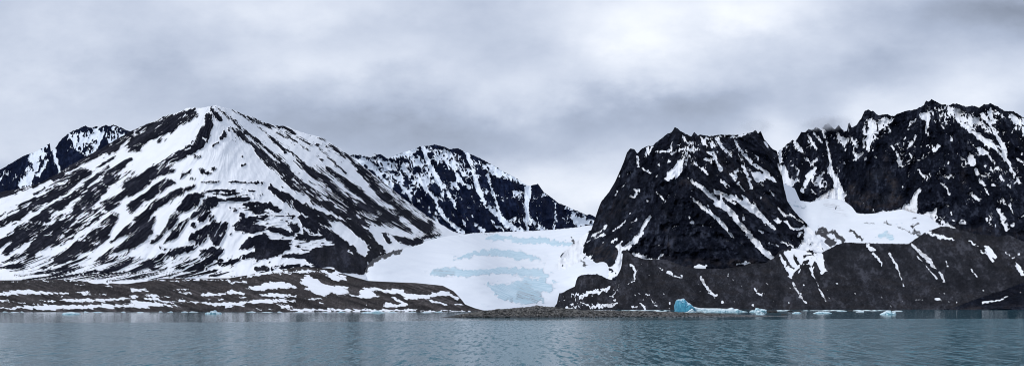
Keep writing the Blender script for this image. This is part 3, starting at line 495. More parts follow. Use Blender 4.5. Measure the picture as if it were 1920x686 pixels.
# hanging glacier between pyramid and massif
slope('glacier', 'small hanging glacier curving down between the pyramid mountain and the right massif, ending above dark moraine', 'glacier', M['glacier'], 1425, 1800,
  crest='1425,372 1440,362 1458,343 1472,345 1490,353 1500,376 1520,379 1550,372 1565,372 1585,378 1597,387 1606,399 1620,401 1650,399 1690,392 1710,398 1740,404 1765,425 1790,436 1800,440',
  base='1425,470 1480,500 1560,480 1640,470 1720,470 1800,450', depth='1500,470,3080 1440,490,2980 1620,460,3060 1700,455,3010 1460,345,3700 1500,375,3620 1600,400,3560 1700,390,3460 1790,435,3160 1430,372,3600',
  v0=-1, guides=['1400,300 1380,500', '1500,300 1480,500', '1600,300 1560,500', '1700,300 1660,500', '1800,300 1800,500'], amp=.35, sfreq=3, yfreq=.03, rib=(2, 10), seed=61, feather=5, warp=2, relief=1, jag=1.0, back=300,
  shapes=[('R4','s',.35,'400,65,16 440,75,24 490,85,14;430,50,8'), ('R6','s',.5,'60,245,24 110,225,36 150,250,30;40,225,12'), ('R6','s',-.1,'0,150,8 200,170,8')],
  tone=[('R6','s',1,'110,165,12 145,172,10;262,142,10 280,134,8;255,182,16 290,172,10;270,205,8 300,215,8;180,185,4 220,205,5 300,235,10 350,245,6;0,165,3 60,172,3'), ('R4','s',1.3,'730,212,10 760,232,10 790,250,7;635,208,12 660,240,20 692,264,14;548,215,14 590,232,18;610,255,16 640,272,20 605,290,12;440,225,16 470,240,18;560,190,8 610,212,8;500,230,8;520,290,12 560,285,8;540,300,16 600,270,10;480,310,20 540,330,18 500,350,16 450,350,10;420,350,10 440,375,8')],
  dirt=[('R4','s',.8,'600,60,40 650,90,50 700,120,30'), ('R4','s',.6,'430,60,30 480,80,30')])

# main glacier
slope('glacier', 'wide white main glacier with pale blue ice bands filling the valley between the left and right mountains', 'glacier', M['glacier'], 683, 1182,
  crest='683,514 686,504 691,494 700,486 712,480 730,473 760,465 785,459 800,452 825,445 850,441 865,440 885,437 930,435 1000,432 1040,430 1080,426 1105,422 1125,425 1240,440',
  base='600,588 1240,588', depth='700,583,2080 880,583,2080 980,583,2290 1040,583,2500 1100,545,2800 1180,550,2950 900,500,2680 700,500,2290 1050,430,4500 1095,500,2950 900,470,3200 800,450,3130 880,440,3640 930,437,4250 1150,440,4200 740,472,2600 700,455,2650 600,450,2600 600,520,2250 1160,480,3100 880,560,2200',
  v0=-1, guides=['600,400 620,600', '760,400 700,600', '900,400 820,600', '1000,400 1000,600', '1100,400 1120,600', '1200,400 1240,600'], amp=.24, sfreq=2, yfreq=.06, rib=(2, 12), seed=71, jag=1.2, feather=3, soft=9, warp=4, relief=-2, back=200, step=1.5, iso=.4,
  shapes=[('L8','s',.85,'840,92,31 940,92,52 1030,88,29;1010,122,11 1060,112,49 1200,108,63 1320,128,49 1410,140,37;615,235,17 680,225,37 760,198,49 880,190,58 1000,200,78 1100,215,63 1190,235,20;480,330,63 580,318,81 700,330,63 820,322,52 950,315,63 1080,325,81 1200,325,63 1240,355,43;1290,385,23 1330,395,11;840,405,23 900,430,63 1000,450,121 1100,430,159 1200,420,130 1270,430,63;900,470,31 1000,500,63 1100,510,81 1200,500,52 1240,530,11;1240,215,11;1270,320,17 1300,335,8;390,325,7 430,320,7;800,548,7 860,550,8;1360,300,7'),
          ('L8','s',.05,'900,380,26 1060,370,26;640,290,30;1230,270,50')],
  tone=[('W','s',1.5,'684,507,9 688,498,10 699,488,11 718,479,9 738,471,8 752,467,7'), ('R2','s',1,'115,130,8 125,140,6;115,145,6 150,160,10 185,185,8;165,275,4 195,297,6'), ('L8','s',.9,'820,75,5 890,60,5 950,58,4;640,76,5 690,78,4;240,170,10 270,162,4'), ('L8','s',.75,'1495,255,8 1515,270,8')],
  dirt=[('L8','s',.9,'1080,480,90 1200,500,80 1150,540,60;1000,520,40'), ('L8','s',.5,'600,330,60 500,330,50;1100,440,120')])

# low ground below the left mountain
A_S = [
 ('W','s',.12,'-100,528,9 60,527,5 180,525,9 330,525,8 430,524,7;520,512,9 600,508,10 650,518,8'),
 ('L2','s',1,'0,535,22 120,520,28 250,525,22 400,530,7;0,572,12 60,570,8;450,523,10 520,520,10;360,565,10 430,572,22 600,570,20 770,555,10;90,610,10 250,610,34 480,608,26 700,605,22 860,605,12;250,573,7 320,575,7;560,540,5 640,530,5;440,475,5 500,480,5;290,480,5;780,510,14 860,510,10;770,545,7 810,545,7;870,540,8 920,545,8;780,580,14 880,590,16 935,600,18;0,615,7 100,620,7;80,580,6 130,582,6;180,585,6 210,585,6;480,535,6 520,535,6;360,547,4 380,547,4;860,560,5 935,565,5;600,480,5 650,485,5;740,460,6 700,480,5'),
 ('L4','s',1,'20,510,8 100,508,10;20,575,12 120,590,18 280,600,10;0,600,18 120,610,8;160,575,5 400,580,8 500,592,20 640,590,20 780,572,18 935,575,14;430,535,14 560,535,14 600,520,26 680,530,14;590,465,12 690,460,10;650,440,5 720,425,14 850,395,20 920,385,10;690,505,6 740,500,26 840,480,36 935,480,32;830,540,18 935,545,12;310,528,7 370,527,7;100,560,6 180,560,6;530,565,6 570,565,6;880,600,7 935,605,12;270,510,5 350,505,5;20,545,8 50,545,6;120,540,6 160,545,5;480,565,4;200,550,4 250,548,4;650,552,5 690,552,5;300,565,8 340,562,6;570,610,5 610,608,5;740,625,6 780,625,5;820,620,5 850,622,5'),
 ('L6','s',1,'0,420,22 80,400,22 175,385,8;0,500,36 80,480,46 160,480,22 230,490,14;30,535,12 120,540,16 240,545,8;0,577,22 100,570,16 230,575,5;700,500,8 760,515,24 850,520,36 900,560,26;800,550,12 860,590,26;900,545,30 1000,550,30 1060,530,24 1140,530,34 1180,560,26;1000,570,14 1100,590,16 1200,590,12;750,600,16 880,600,12;380,585,14 400,590,12;300,565,4 380,560,6;410,405,14 450,440,26 520,450,8;470,400,16 540,400,26 600,420,22 630,440,18;250,400,14 280,398,10;560,540,6 620,545,5;600,580,5;140,605,8 220,610,8;760,585,6 800,590,8;640,595,6;540,565,6'),
 ('L6','p',1,'250,470 300,425 370,450 400,480 540,490 530,530 480,545 440,520 400,550 350,530 290,500 300,490'),
 ('L6','p',1,'600,550 610,510 680,490 700,500 680,525 720,545 660,560'),
 ('L6','s',-1,'560,430,22 600,432,16;900,500,20 960,520,20;1060,560,16 1150,590,14;1140,520,20 1180,540,16;960,560,8 1010,575,8'),
 ('W','s',1,'560,582.5,1 600,580.5,5 650,581,5 720,581,4 780,580.5,4;790,582.5,1.5 880,582.5,1.5;540,581,3 580,581,3')]
slope('moraine', 'low dark gravel shore with long flat snow patches along the water below the left mountain', 'shore', M['beach'], -420, 930,
  crest='-420,526 0,525 200,523 430,521 520,506 560,500 620,503 650,515 672,521 690,526 730,528 780,530 830,535 850,545 858,553 866,562 872,570 890,577 905,581 930,584',
  base='-420,584.2 930,585', depth='-400,584,1515 0,584,1515 400,584,1515 800,584,1515 900,584,1620 0,525,1930 430,521,1930 640,516,1960 690,526,1900 830,535,1820 860,555,1760 560,500,2010 900,578,1680 -400,526,1930 930,570,1700',
  v0=-1.0, shapes=A_S, guides=['-5000,400 -4400,600', '-2000,400 -1400,600', '700,400 1300,600', '3700,400 4300,600'], amp=.34, sfreq=110, yfreq=.012, rib=(3, 5), tone0=1.0, seed=81, wf=.42, feather=11, warp=1.6, relief=-1.0, back=80, iso=.5, step=1.2,
  tone=[('W','s',.8,'0,560,10')], skirt=6)

# moraine and scree apron at the foot of the right mountains
G_S = [
 ('R2','s',1,'490,300,12 520,330,18 510,380,14 470,420,7;110,490,10 200,490,34 260,470,34 340,445,12;100,550,8 170,575,7;170,540,7 250,565,24 350,560,34 400,540,16;60,575,7 130,580,7;60,515,16;30,530,8;410,430,12;390,405,12;350,430,8;380,450,6 410,462,10 360,495,6;385,520,20;500,560,14 530,565,8;550,545,12 580,565,16;590,485,8 650,540,8;570,505,5;740,545,10;735,570,14;725,345,16 780,355,14;730,370,8 820,368,7;670,345,8;610,370,8;940,380,16 970,430,20 1020,490,20 1050,495,8;935,468,12;980,535,12;1080,540,10;900,378,7;520,490,5;640,290,8 700,320,10;560,280,8'),
 ('R4','p',1,'345,335 420,295 500,285 565,285 575,330 590,390 600,420 570,440 550,400 520,400 530,440 550,480 520,440 510,390 440,430 410,460 390,430 370,390'),
 ('R4','s',-1,'495,300,22 540,322,20;425,345,16 448,375,16;480,350,12 525,335,12;540,385,26 550,430,22;465,400,22 500,378,18;400,385,14 420,400,12;575,300,16 640,285,14;360,330,20 385,370,20'),
 ('R4','s',1,'430,510,10 460,560,14 490,590,12;560,520,12 590,570,10;215,520,12 250,550,16;75,490,12;420,492,12;280,497,8;5,555,12;205,605,10;45,590,7;630,475,5 660,490,10;550,490,5 560,510,6;100,470,6;320,520,4;405,515,5;150,510,5;480,500,5;300,580,5;350,605,5;395,455,8;830,290,12 858,310,12;580,460,5;105,580,5;190,560,5;70,440,8'),
 ('R6','s',1,'20,290,10 60,340,14 95,385,14;135,335,12 170,380,12 190,440,7 210,495,8;265,295,18 310,330,32 360,380,36 385,410,18;415,440,22 430,480,14;285,345,6 340,400,12 390,460,12;575,415,10 600,440,10;400,575,18;385,575,10 415,580,14;240,610,6;145,585,8;445,390,8;500,595,8;640,525,5;280,575,5 320,582,5;405,545,8;150,615,5'),
 ('R6','s',1,'330,215,20 420,245,18 480,255,10;560,262,16 610,290,12;620,310,8 690,360,14;690,340,50 660,300,40;820,390,34 850,440,20;760,325,7 800,350,8;830,330,20'),
]
def g_v(PX, PY, v):
    u = PX-(PY-480)*.55
    return v+1.3*np.exp(-((PY-556)/26.)**2)*(PX > 1180)*(PX < 1800)*np.clip(perlin(u/4.5, PY/8, 5)*2.2-.95+perlin(PX/40, PY/30, 6)*.3, 0, 1)
slope('moraine', 'dark grey moraine and scree apron along the far shore under the right mountains, thin dirty snow streaks on it', 'moraine', M['moraine'], 1038, 2130,
  crest='1038,577 1044,568 1048.7,549 1055,548 1066,542 1078,536 1080,526 1083.7,518 1090,515 1098,514 1118.7,513.5 1128,516 1136,521 1146,524 1153.7,526.6 1157,517 1163,505 1166,495 1167,476 1169,470 1173,468 1190,480 1210,486 1240,486 1300,488 1400,491 1436,490 1450,484 1462,470 1480,464 1515,470 1539,475 1548,469 1557,465 1570,458 1585,454 1610,455 1640,456 1704,457 1716,448 1735,435 1765,424 1790,428 1830,438 1870,444 1890,440 1920,452 2000,470 2130,500',
  base='1038,581 1500,580.5 2130,580', depth='1040,580,2440 1300,580,2440 1600,580,2440 1920,580,2440 2100,580,2440 1100,514,2700 1300,488,2820 1600,455,2960 1920,465,2790 1172,470,2850 1480,465,2960 1720,450,2950 1790,430,3000 2100,490,2760 1300,540,2560 1600,520,2640 1900,530,2590',
  v0=-1.0, shapes=G_S, guides=['1040,400 1020,600', '1100,400 1090,600', '1200,400 1250,600', '1400,400 1470,600', '1600,400 1680,600', '1800,400 1900,600', '2000,400 2100,600'], amp=.34, sfreq=5, yfreq=.03, rib=(4, 9), tone0=.85, jag=1.6, seed=91, wf=.36, fil=(.22, .5), feather=8, warp=1.5, relief=3, back=120, iso=.3, step=1.2,
  vfun=g_v, tone=[('W','s',.35,'1560,480,50 1750,500,80 1900,540,60'), ('W','s',1.2,'1640,577,5 1780,576,6 1920,577,5')], skirt=6,
  dirt=[('R6','s',.8,'265,295,30 310,330,50 430,480,40;135,335,20 200,480,20'), ('R4','s',.8,'430,510,30 490,590,30;560,520,20 590,570,20'), ('R2','s',.8,'940,380,40 1050,495,40;350,560,50 400,520,30')])

# rocky knoll at the right edge
slope('headland', 'low black rocky headland with one thin snow patch at the right edge of the shore', 'headland', M['crag'], 1770, 2130,
  crest='1770,579 1790,576 1800,571 1815,566 1830,560 1845,555 1860,550 1875,546 1890,540 1905,534 1920,529 1960,515 2130,480', base='1770,580.5 2130,580.5',
  depth='1780,580,2330 1920,580,2330 2100,580,2330 1800,571,2370 1860,550,2440 1920,530,2500 2100,490,2600', v0=-1, guides=['1700,400 1700,600', '1900,400 1900,600', '2100,400 2100,600'],
  shapes=[('R6','s',1,'635,592,6 700,585,12 740,575,10 770,560,5;500,592,6;835,540,6')], amp=.36, sfreq=3, yfreq=.05, rib=(10, 10), seed=101, feather=3, warp=1.6, relief=2, back=150, jag=2.5, iso=.8, step=1.1, tone0=.15, tone=[('W','s',1,'1760,578,5 1940,578,5')], skirt=6)
# ---------------------------------------------------------------- gravel bar
def P3(px, py=None, Y=None, z=0.0):
    if Y is None: Y = (CAMZ-z)*F/(py-HZ)
    return ((px-CX)*Y/F, Y, z)
def bar():
    r = random.Random(5)
    cr = pts('W', '826,594.5 845,592 870,588 900,583.5 930,580 960,578 985,576 1000,574.5 1008,572.5 1020,575 1040,576 1060,578 1085,580.5 1120,581.5 1180,583 1240,584 1300,586 1360,588.5 1420,590.5 1470,592.5')
    px = np.arange(822, 1476, 1.0)
    yc = np.interp(px, [p[0] for p in cr], [p[1] for p in cr])
    w = np.interp(px, [822, 850, 900, 1000, 1200, 1400, 1476], [4, 14, 30, 46, 60, 66, 50])
    y0 = np.interp(px, [822, 1000, 1100, 1476], [765, 765, 775, 815])
    t = np.linspace(0, 1, 46)[:, None]
    Y = y0[None]+w[None]*2.2*t
    hc = np.maximum(CAMZ+(HZ-yc)*(y0+w*1.1)/F, .15)
    prof = np.sin(np.pi*np.clip(t, 0, 1))**.75
    X = (px[None]-CX)*Y/F
    Z = hc[None]*prof*(1+.0*X)-.35+fbm(X/6, Y/6, 4, 3)*.7*np.clip(hc, 0, 2.0)[None]*.5+np.abs(perlin(X/1.3, Y/1.3, 8))*.7*prof
    V = np.stack([X, Y, Z], -1)
    A = {'shade_id': perlin(X/1.4, Y/2.2, 9)*.8+.42}
    return grid_mesh('gravel_bar', V, M['bar'], A, 'low bar of dark loose stones reaching out across the water in front of the glacier', 'gravel bar', 'structure', smooth=False)
bar()
def rock_mesh(name, mat, rad, sq=(1, 1, 1), seed=0, sub=3, rough=.35, cut=.25):
    import bmesh
    bm = bmesh.new(); bmesh.ops.create_icosphere(bm, subdivisions=sub, radius=1)
    for v in bm.verts:
        p = v.co.copy(); q = np.array([p.x, p.y, p.z])
        n = float(fbm(q[0]*1.3+seed*3.1+q[2]*.9, q[1]*1.3-q[2]*1.1+seed, 3, seed))
        v.co *= 1+rough*n
        v.co.x = max(min(v.co.x, 1-cut*.5), -1+cut); v.co.z = min(v.co.z, 1-cut)
        v.co.x *= rad*sq[0]; v.co.y *= rad*sq[1]; v.co.z *= rad*sq[2]
    me = bpy.data.meshes.new(name); bm.to_mesh(me); bm.free(); me.materials.append(mat)
    at = me.attributes.new('shade_id', 'FLOAT', 'POINT'); at.data.foreach_set('value', np.full(len(me.vertices), random.Random(seed).random()).astype('f'))
    return me
# the loose stones that carpet the bar: nobody could count them
def rubble():
    r = random.Random(9); rs = np.random.RandomState(4)
    protos = []
    for s in range(8):
        me = rock_mesh('tmp', M['bar'], 1, (1, .9, .75), s+3, 1, .5, .3)
        vs = np.array([v.co[:] for v in me.vertices]); fs = np.array([p.vertices[:] for p in me.polygons]); protos.append((vs, fs)); bpy.data.meshes.remove(me)
    cr = pts('W', '826,594.5 845,592 870,588 900,583.5 930,580 960,578 985,576 1000,574.5 1008,572.5 1020,575 1040,576 1060,578 1085,580.5 1120,581.5 1180,583 1240,584 1300,586 1360,588.5 1420,590.5 1470,592.5')
    VV = []; FF = []; SS = []; off = 0
    for i in range(6500):
        px = 824+650*r.random()**1.15
        yc = np.interp(px, [p[0] for p in cr], [p[1] for p in cr])
        w = np.interp(px, [822, 850, 900, 1000, 1200, 1400, 1476], [4, 14, 30, 46, 60, 66, 50]); y0 = np.interp(px, [822, 1000, 1100, 1476], [765, 765, 775, 815])
        t = r.random()**1.2*.85+.01
        Y = y0+w*2.2*t; hc = max(CAMZ+(HZ-yc)*(y0+w*1.1)/F, .15)
        z = hc*math.sin(math.pi*t)**.75-.25
        if px > 1240 and r.random() < .45: continue
        rad = min(.45+r.random()**4*1.5, .4+hc*.35)
        vs, fs = protos[i % 8]
        a = r.random()*6.28; c, s_ = math.cos(a), math.sin(a)
        R = np.array([[c, -s_, 0], [s_, c, 0], [0, 0, 1]])
        VV.append(vs@R.T*rad+np.array([(px-CX)*Y/F, Y, z])); FF.append(fs+off); off += len(vs); SS.append(np.full(len(vs), r.random()))
    V = np.concatenate(VV); Fc = np.concatenate(FF)
    me = bpy.data.meshes.new('loose_stones'); me.from_pydata(V.tolist(), [], Fc.tolist()); me.materials.append(M['bar'])
    at = me.attributes.new('shade_id', 'FLOAT', 'POINT'); at.data.foreach_set('value', np.concatenate(SS).astype('f'))
    o = bpy.data.objects.new('loose_stones', me); COL.objects.link(o)
    tag(o, 'countless loose grey and black stones heaped over the gravel bar', 'stones', 'stuff')
rubble()

# ---------------------------------------------------------------- single rocks standing out of the water
def place(name, me, loc, rz, label, cat, group=None):
    o = bpy.data.objects.new(name, me); COL.objects.link(o); o.location = loc; o.rotation_euler = (0, 0, rz); tag(o, label, cat, None, group); return o
place('boulder', rock_mesh('boulder', M['boulder'], 1, (8.6, 5, 4.3), 2, 4, .4, .2), P3(1447, 585.5, z=0), .2, 'large dark boulder standing in the water against the right end of the ice mass', 'rock')
place('boulder', rock_mesh('boulder', M['boulder'], 1, (3.6, 2.5, 1.8), 6, 3, .4, .2), P3(1469.5, 590.3, z=0), -.2, 'small dark rock capped with a white lump alone in the water near the ice', 'rock')
place('boulder', rock_mesh('boulder', M['boulder'], 1, (5.2, 3.5, 1.5), 7, 3, .5, .2), P3(1348, 589.5, z=0), .1, 'flat dark rock awash in the water below the long ice tongue', 'rock')
place('boulder', rock_mesh('boulder', M['boulder'], 1, (7.5, 5, 3.6), 9, 3, .5, .2), P3(1671, 582.2, z=0), .1, 'dark rock on the shore behind the pale blue ice lump at right', 'rock')
place('boulder', rock_mesh('boulder', M['boulder'], 1, (5.0, 4, 2.4), 12, 3, .5, .2), P3(1498, 583.2, z=0), .4, 'low dark rock behind the low ice floe right of the big boulder', 'rock')
place('boulder', rock_mesh('boulder', M['boulder'], 1, (4.0, 4, 2.2), 13, 3, .5, .2), P3(1481, 583.6, z=0), .9, 'small low dark rock just right of the large boulder near the far shore', 'rock')
place('boulder', rock_mesh('boulder', M['boulder'], 1, (6.0, 4, 2.6), 15, 3, .5, .2), P3(1594, 583, z=0), .4, 'dark rock among the brash ice between two flat white floes', 'rock')

# ---------------------------------------------------------------- ice afloat: a lathe of outlines, each piece a faceted block
def ice_block(name, prof, depth, mat, seed=0, cuts=10, rough=.25, sub=5, parent=None, lean=0.3):
    """prof: (x, top height) along the block; depth: width front to back; a closed lump with facets, gouges and a waterline notch"""
    px = np.array([p[0] for p in prof], float); pz = np.array([p[1] for p in prof], float)
    L = px[-1]-px[0]; n = max(24, int(L/ max(L/90., .35))); u = np.linspace(px[0], px[-1], n)
    h = np.interp(u, px, pz)
    m = 22; a = np.linspace(0, 1, m)
    V = np.zeros((m, n, 3))
    for k, tt in enumerate(a):                # from the front waterline over the top to the back waterline
        ang = tt*np.pi
        cx = -np.cos(ang); sz = np.sin(ang)
        c2 = np.sign(cx)*np.abs(cx)**.55; s2 = sz**.42
        dd = depth*np.clip(h/h.max(), .12, 1)**.35*(1-.82*np.abs((u-u[0])/L*2-1)**6)
        V[k, :, 0] = u; V[k, :, 1] = c2*dd/2+lean*s2*depth*.2; V[k, :, 2] = h*s2-1.2*(1-s2)-.02
    X, Y, Z = V[..., 0], V[..., 1], V[..., 2]
    sc0 = max(h.max(), .5)
    f = fbm(X/sc0*1.1+seed, (Z+Y)/sc0*1.1, 4, seed+1); rdg = ridged(X/sc0*1.6, (Z*.6+Y)/sc0*1.6, 3, seed+4)
    V[..., 1] += (f*.5+(np.floor(rdg*4)/4-.5)*.55)*sc0*rough*2
    V[..., 2] += np.where(Z > .3, fbm(X/sc0*2, Y/sc0*2, 3, seed+8)*sc0*rough*.35, 0)
    V[..., 0] += fbm(Z/sc0*2, Y/sc0*2, 2, seed+9)*sc0*rough*.5
    me = bpy.data.meshes.new(name); i = np.arange(m*n).reshape(m, n)
    q = np.stack([i[:-1, :-1], i[:-1, 1:], i[1:, 1:], i[1:, :-1]], -1).reshape(-1, 4).tolist()
    q.append(i[:, 0].tolist()); q.append(i[::-1, -1].tolist()); q.append(i[0, ::-1].tolist()+i[-1, :].tolist())
    me.from_pydata(V.reshape(-1, 3).tolist(), [], q); me.materials.append(mat); me.update()
    o = bpy.data.objects.new(name, me); COL.objects.link(o)
    if parent: o.parent = parent
    return o
def ice(px0, px1, pyw, prof, depth, mat, label, cat, name='ice_floe', group=None, seed=0, rough=.25):
    """prof in (share of length, metres high)"""
    Y = CAMZ*F/(pyw-HZ); L = (px1-px0)*Y/F
    o = ice_block(name, [((s-.5)*L, hh) for s, hh in prof], depth, mat, seed, rough=rough)
    o.location = ((.5*(px0+px1)-CX)*Y/F, Y+depth*.5, 0); tag(o, label, cat, None, group); return o

Yb = CAMZ*F/(582.4-HZ); k = Yb/F
berg = bpy.data.objects.new('iceberg', None); COL.objects.link(berg); berg.location = ((1330-CX)*k, Yb+18, 0)
tag(berg, 'big turquoise iceberg, steep blue tower at its left end and a long white tongue', 'iceberg')
def bk(lst): return [((x-1330)*k, max(z, .25)*k) for x, z in lst]
t1 = ice_block('tower', bk([(1268.5, 8), (1269.5, 14), (1271, 19.5), (1272.5, 21.5), (1276, 22.3), (1279, 21.6), (1282, 22.8), (1285.5, 22.9), (1288, 19.5), (1292, 16.8), (1296, 14), (1300, 11), (1304, 8), (1308, 4)]), 34, M['berg'], 3, rough=.12, parent=berg)
t2 = ice_block('tongue', bk([(1292, 4), (1298, 10.5), (1305, 8.2), (1312, 6.3), (1320, 5.2), (1335, 4.8), (1350, 4.9), (1362, 4.2), (1370, 4.1), (1374, 5.2), (1378, 6.4), (1382, 4.0), (1388, 3.4), (1390, 1)]), 26, M['floe_white'], 8, rough=.10, parent=berg)
t2.location = (0, 6, 0)
t3 = ice_block('shelf', bk([(1283, 1.5), (1286, 9), (1289, 13.5), (1294, 14.5), (1297, 11), (1302, 6.5), (1306, 2)]), 20, M['berg'], 14, rough=.16, parent=berg)
t3.location = (0, -12, 0)
G1 = 'ice floes drifting near the big iceberg'; G2 = 'brash ice along the far right shore'; G3 = 'ice pieces along the left shore'
ice(1285, 1306, 585.6, [(0, .4), (.25, 1.5), (.55, 4.6), (.66, 6.2), (.78, 4), (1, .5)], 9, M['floe_white'], 'small pointed ice lump floating directly in front of the blue iceberg tower', 'ice floe', group=G1, seed=2)
ice(1318, 1328, 587.6, [(0, .3), (.5, 2.0), (1, .3)], 5, M['floe'], 'tiny ice piece just below the left part of the long flat floe', 'ice floe', group=G1, seed=5)
ice(1318, 1404, 584.6, [(0, .5), (.1, 2.2), (.25, 1.8), (.4, 3.1), (.6, 3.0), (.72, 3.2), (.76, 5.6), (.82, 3.2), (.93, 1.2), (1, .5)], 14, M['floe'], 'long flat pale blue floe lying under the iceberg tongue', 'ice floe', group=G1, seed=11)
ice(1408, 1440, 584.8, [(0, .8), (.15, 3.2), (.3, 2.8), (.42, 7.2), (.55, 5.6), (.75, 5), (.95, 4.2), (1, 1)], 14, M['floe'], 'pale blue ice lump with a peak left of the large dark boulder', 'ice floe', group=G1, seed=12)
ice(1420, 1436, 589.6, [(0, 4.2), (.15, 4.8), (.5, 3.6), (.8, 1.8), (1, .4)], 7, M['floe_white'], 'whitish wedge of ice floating in front of the peaked ice lump', 'ice floe', group=G1, seed=13)
ice(1487, 1504, 587.2, [(0, .5), (.3, 1.9), (.7, 2.1), (1, .5)], 6, M['floe'], 'small low oval floe left of the wider floe, right of the capped rock', 'ice floe', group=G2, seed=14)
ice(1527, 1562, 587.2, [(0, .3), (.3, 2.6), (.6, 2.3), (.8, 2.0), (1, .5)], 9, M['floe'], 'medium low floe with a smooth hump in the calm water mid-right', 'ice floe', group=G2, seed=15)
ice(1607, 1622, 584.6, [(0, .6), (.4, 1.6), (.9, 1.9), (1, .8)], 8, M['floe_white'], 'small flat white slab near the far shore left of the two-part ice lump', 'ice floe', group=G2, seed=16)
ice(1653, 1683, 589.6, [(0, .4), (.3, 3.2), (.5, 4.9), (.62, 5.0), (.7, 2.2), (.8, 2.8), (.95, 3.2), (1, 1.2)], 9, M['floe'], 'pale ice lump with a tall hump and a small knob, the largest at far right', 'ice floe', group=G2, seed=17)
ice(1674, 1694, 583.2, [(0, .6), (.4, 1.6), (.9, 1.3), (1, .6)], 8, M['floe_white'], 'flat white floe behind the knobbed ice lump at far right', 'ice floe', group=G2, seed=18)
ice(112, 146, 589.2, [(0, .5), (.1, 2.0), (.5, 3.0), (.9, 1.8), (1, .5)], 11, M['floe'], 'bright turquoise flat floe alone off the left shore', 'ice floe', group=G3, seed=19)
ice(381, 413, 588.2, [(0, .6), (.15, 2.2), (.3, 1.6), (.4, 3.8), (.5, 3.0), (.6, 4.8), (.7, 2.2), (.9, 1.9), (1, .4)], 12, M['floe'], 'turquoise floe with several small spiky lumps off the left shore', 'ice floe', group=G3, seed=20)
ice(676, 722, 586.2, [(0, .4), (.2, 2.0), (.45, 1.6), (.6, 3.4), (.72, 3.6), (.9, 1.4), (1, .4)], 12, M['floe'], 'pale turquoise floe close to shore left of the gravel bar', 'ice floe', group=G3, seed=21)
# a line of small brash pieces stranded along both shores
BR = [(8, 584.6), (26, 585.2), (40, 584.8), (160, 585), (182, 585.4), (230, 585.2), (262, 585.6), (300, 584.6), (318, 584.8), (345, 585), (362, 584.8), (470, 585), (500, 585.2), (524, 585), (560, 585.2), (610, 585.8), (640, 585), (735, 585.6), (772, 585), (800, 585.8), (822, 584.8)]
rr = random.Random(3)
for n_, (x, y) in enumerate(BR):
    w = rr.uniform(6, 22)
    ice(x-w/2, x+w/2, y, [(0, .2), (.3, rr.uniform(.5, 1.6)), (.6, rr.uniform(.5, 1.8)), (1, .2)], 5, M['floe'] if n_ % 4 == 0 else M['floe_white'], 'small scrap of brash ice lying along the waterline of the left shore', 'brash ice', name='brash_ice', group='scraps of ice along the left waterline', seed=n_+30)
BR = [(1175, 582), (1192, 582), (1214, 581.6), (1232, 582.2), (1250, 582), (1420, 582), (1462, 582.6), (1474, 582), (1512, 582.2), (1530, 582), (1548, 582.4), (1572, 582), (1580, 583), (1610, 582.2), (1626, 582), (1640, 582.4), (1655, 582), (1566, 581.7), (1240, 583.2)]
for n_, (x, y) in enumerate(BR):
    w = rr.uniform(10, 28)
    ice(x-w/2, x+w/2, y, [(0, .5), (.3, rr.uniform(.6, 1.9)), (.6, rr.uniform(.6, 2.1)), (1, .5)], 8, M['floe'] if n_ % 4 == 0 else M['floe_white'], 'small scrap of brash ice packed along the far shore beside the iceberg', 'brash ice', name='brash_ice', group='scraps of ice along the far right shore', seed=n_+60)

# ---------------------------------------------------------------- water
def water():
    ys = np.concatenate([np.geomspace(20, 900, 200), np.linspace(920, 9000, 60)])
    xs = np.sinh(np.linspace(-3, 3, 121))/np.sinh(3)*9000
    X, Y = np.meshgrid(xs, np.concatenate([[-3000, -800, -200, -50, 0], ys]))
    V = np.stack([X, Y, X*0], -1)
    return grid_mesh('fjord_water', V, M['water'], {}, 'grey-green fjord water, rippled in front and calm along the shores', 'water')
water()
def seabed():
    me = bpy.data.meshes.new('ground'); s = 14000
    me.from_pydata([(-s, -s, -12), (s, -s, -12), (s, s, -12), (-s, s, -12)], [], [(0, 1, 2, 3)]); me.materials.append(M['beach'])
    o = bpy.data.objects.new('ground', me); COL.objects.link(o); tag(o, 'dark ground under the fjord and behind the mountains', 'ground', 'structure')
seabed()

# ---------------------------------------------------------------- sky: Nishita behind a broken overcast
SUN_EL, SUN_ROT = math.radians(38), math.radians(25)
w = bpy.data.worlds.new('World'); sc.world = w; w.use_nodes = True
t = NT(w.node_tree)
sky = t.n('ShaderNodeTexSky', _sky_type='NISHITA', _sun_disc=False, _sun_elevation=SUN_EL, _sun_rotation=SUN_ROT)
d = t.n('ShaderNodeTexCoord').outputs['Generated']
s3 = t.n('ShaderNodeSeparateXYZ', Vector=d)
dy = t.m('MAXIMUM', t.m('ABSOLUTE', s3.outputs[1]), .25)
az = t.m('DIVIDE', s3.outputs[0], dy); el = t.m('DIVIDE', s3.outputs[2], dy)     # bearing and height of a point of the cloud deck
vec = t.n('ShaderNodeCombineXYZ', X=az, Y=t.m('MULTIPLY', el, 1.7), Z=0.0)
nb = t.noise(vec, 2.2, 5, .5); nm = t.noise(vec, 4.5, 6, .55)
azw = t.m('ADD', az, t.m('MULTIPLY', t.m('SUBTRACT', nb, .5), .34)); elw = t.m('ADD', el, t.m('MULTIPLY', t.m('SUBTRACT', nm, .5), .14))
def blob(px, py, wx, wy, amp):
    a = (px-CX)/F; e = (HZ-py)/F
    u = t.m('DIVIDE', t.m('SUBTRACT', azw, a), wx/F); v_ = t.m('DIVIDE', t.m('SUBTRACT', elw, e), wy/F)
    q = t.m('ADD', t.m('MULTIPLY', u, u), t.m('MULTIPLY', v_, v_))
    return t.m('MULTIPLY', t.m('EXPONENT', t.m('MULTIPLY', q, -1)), amp)
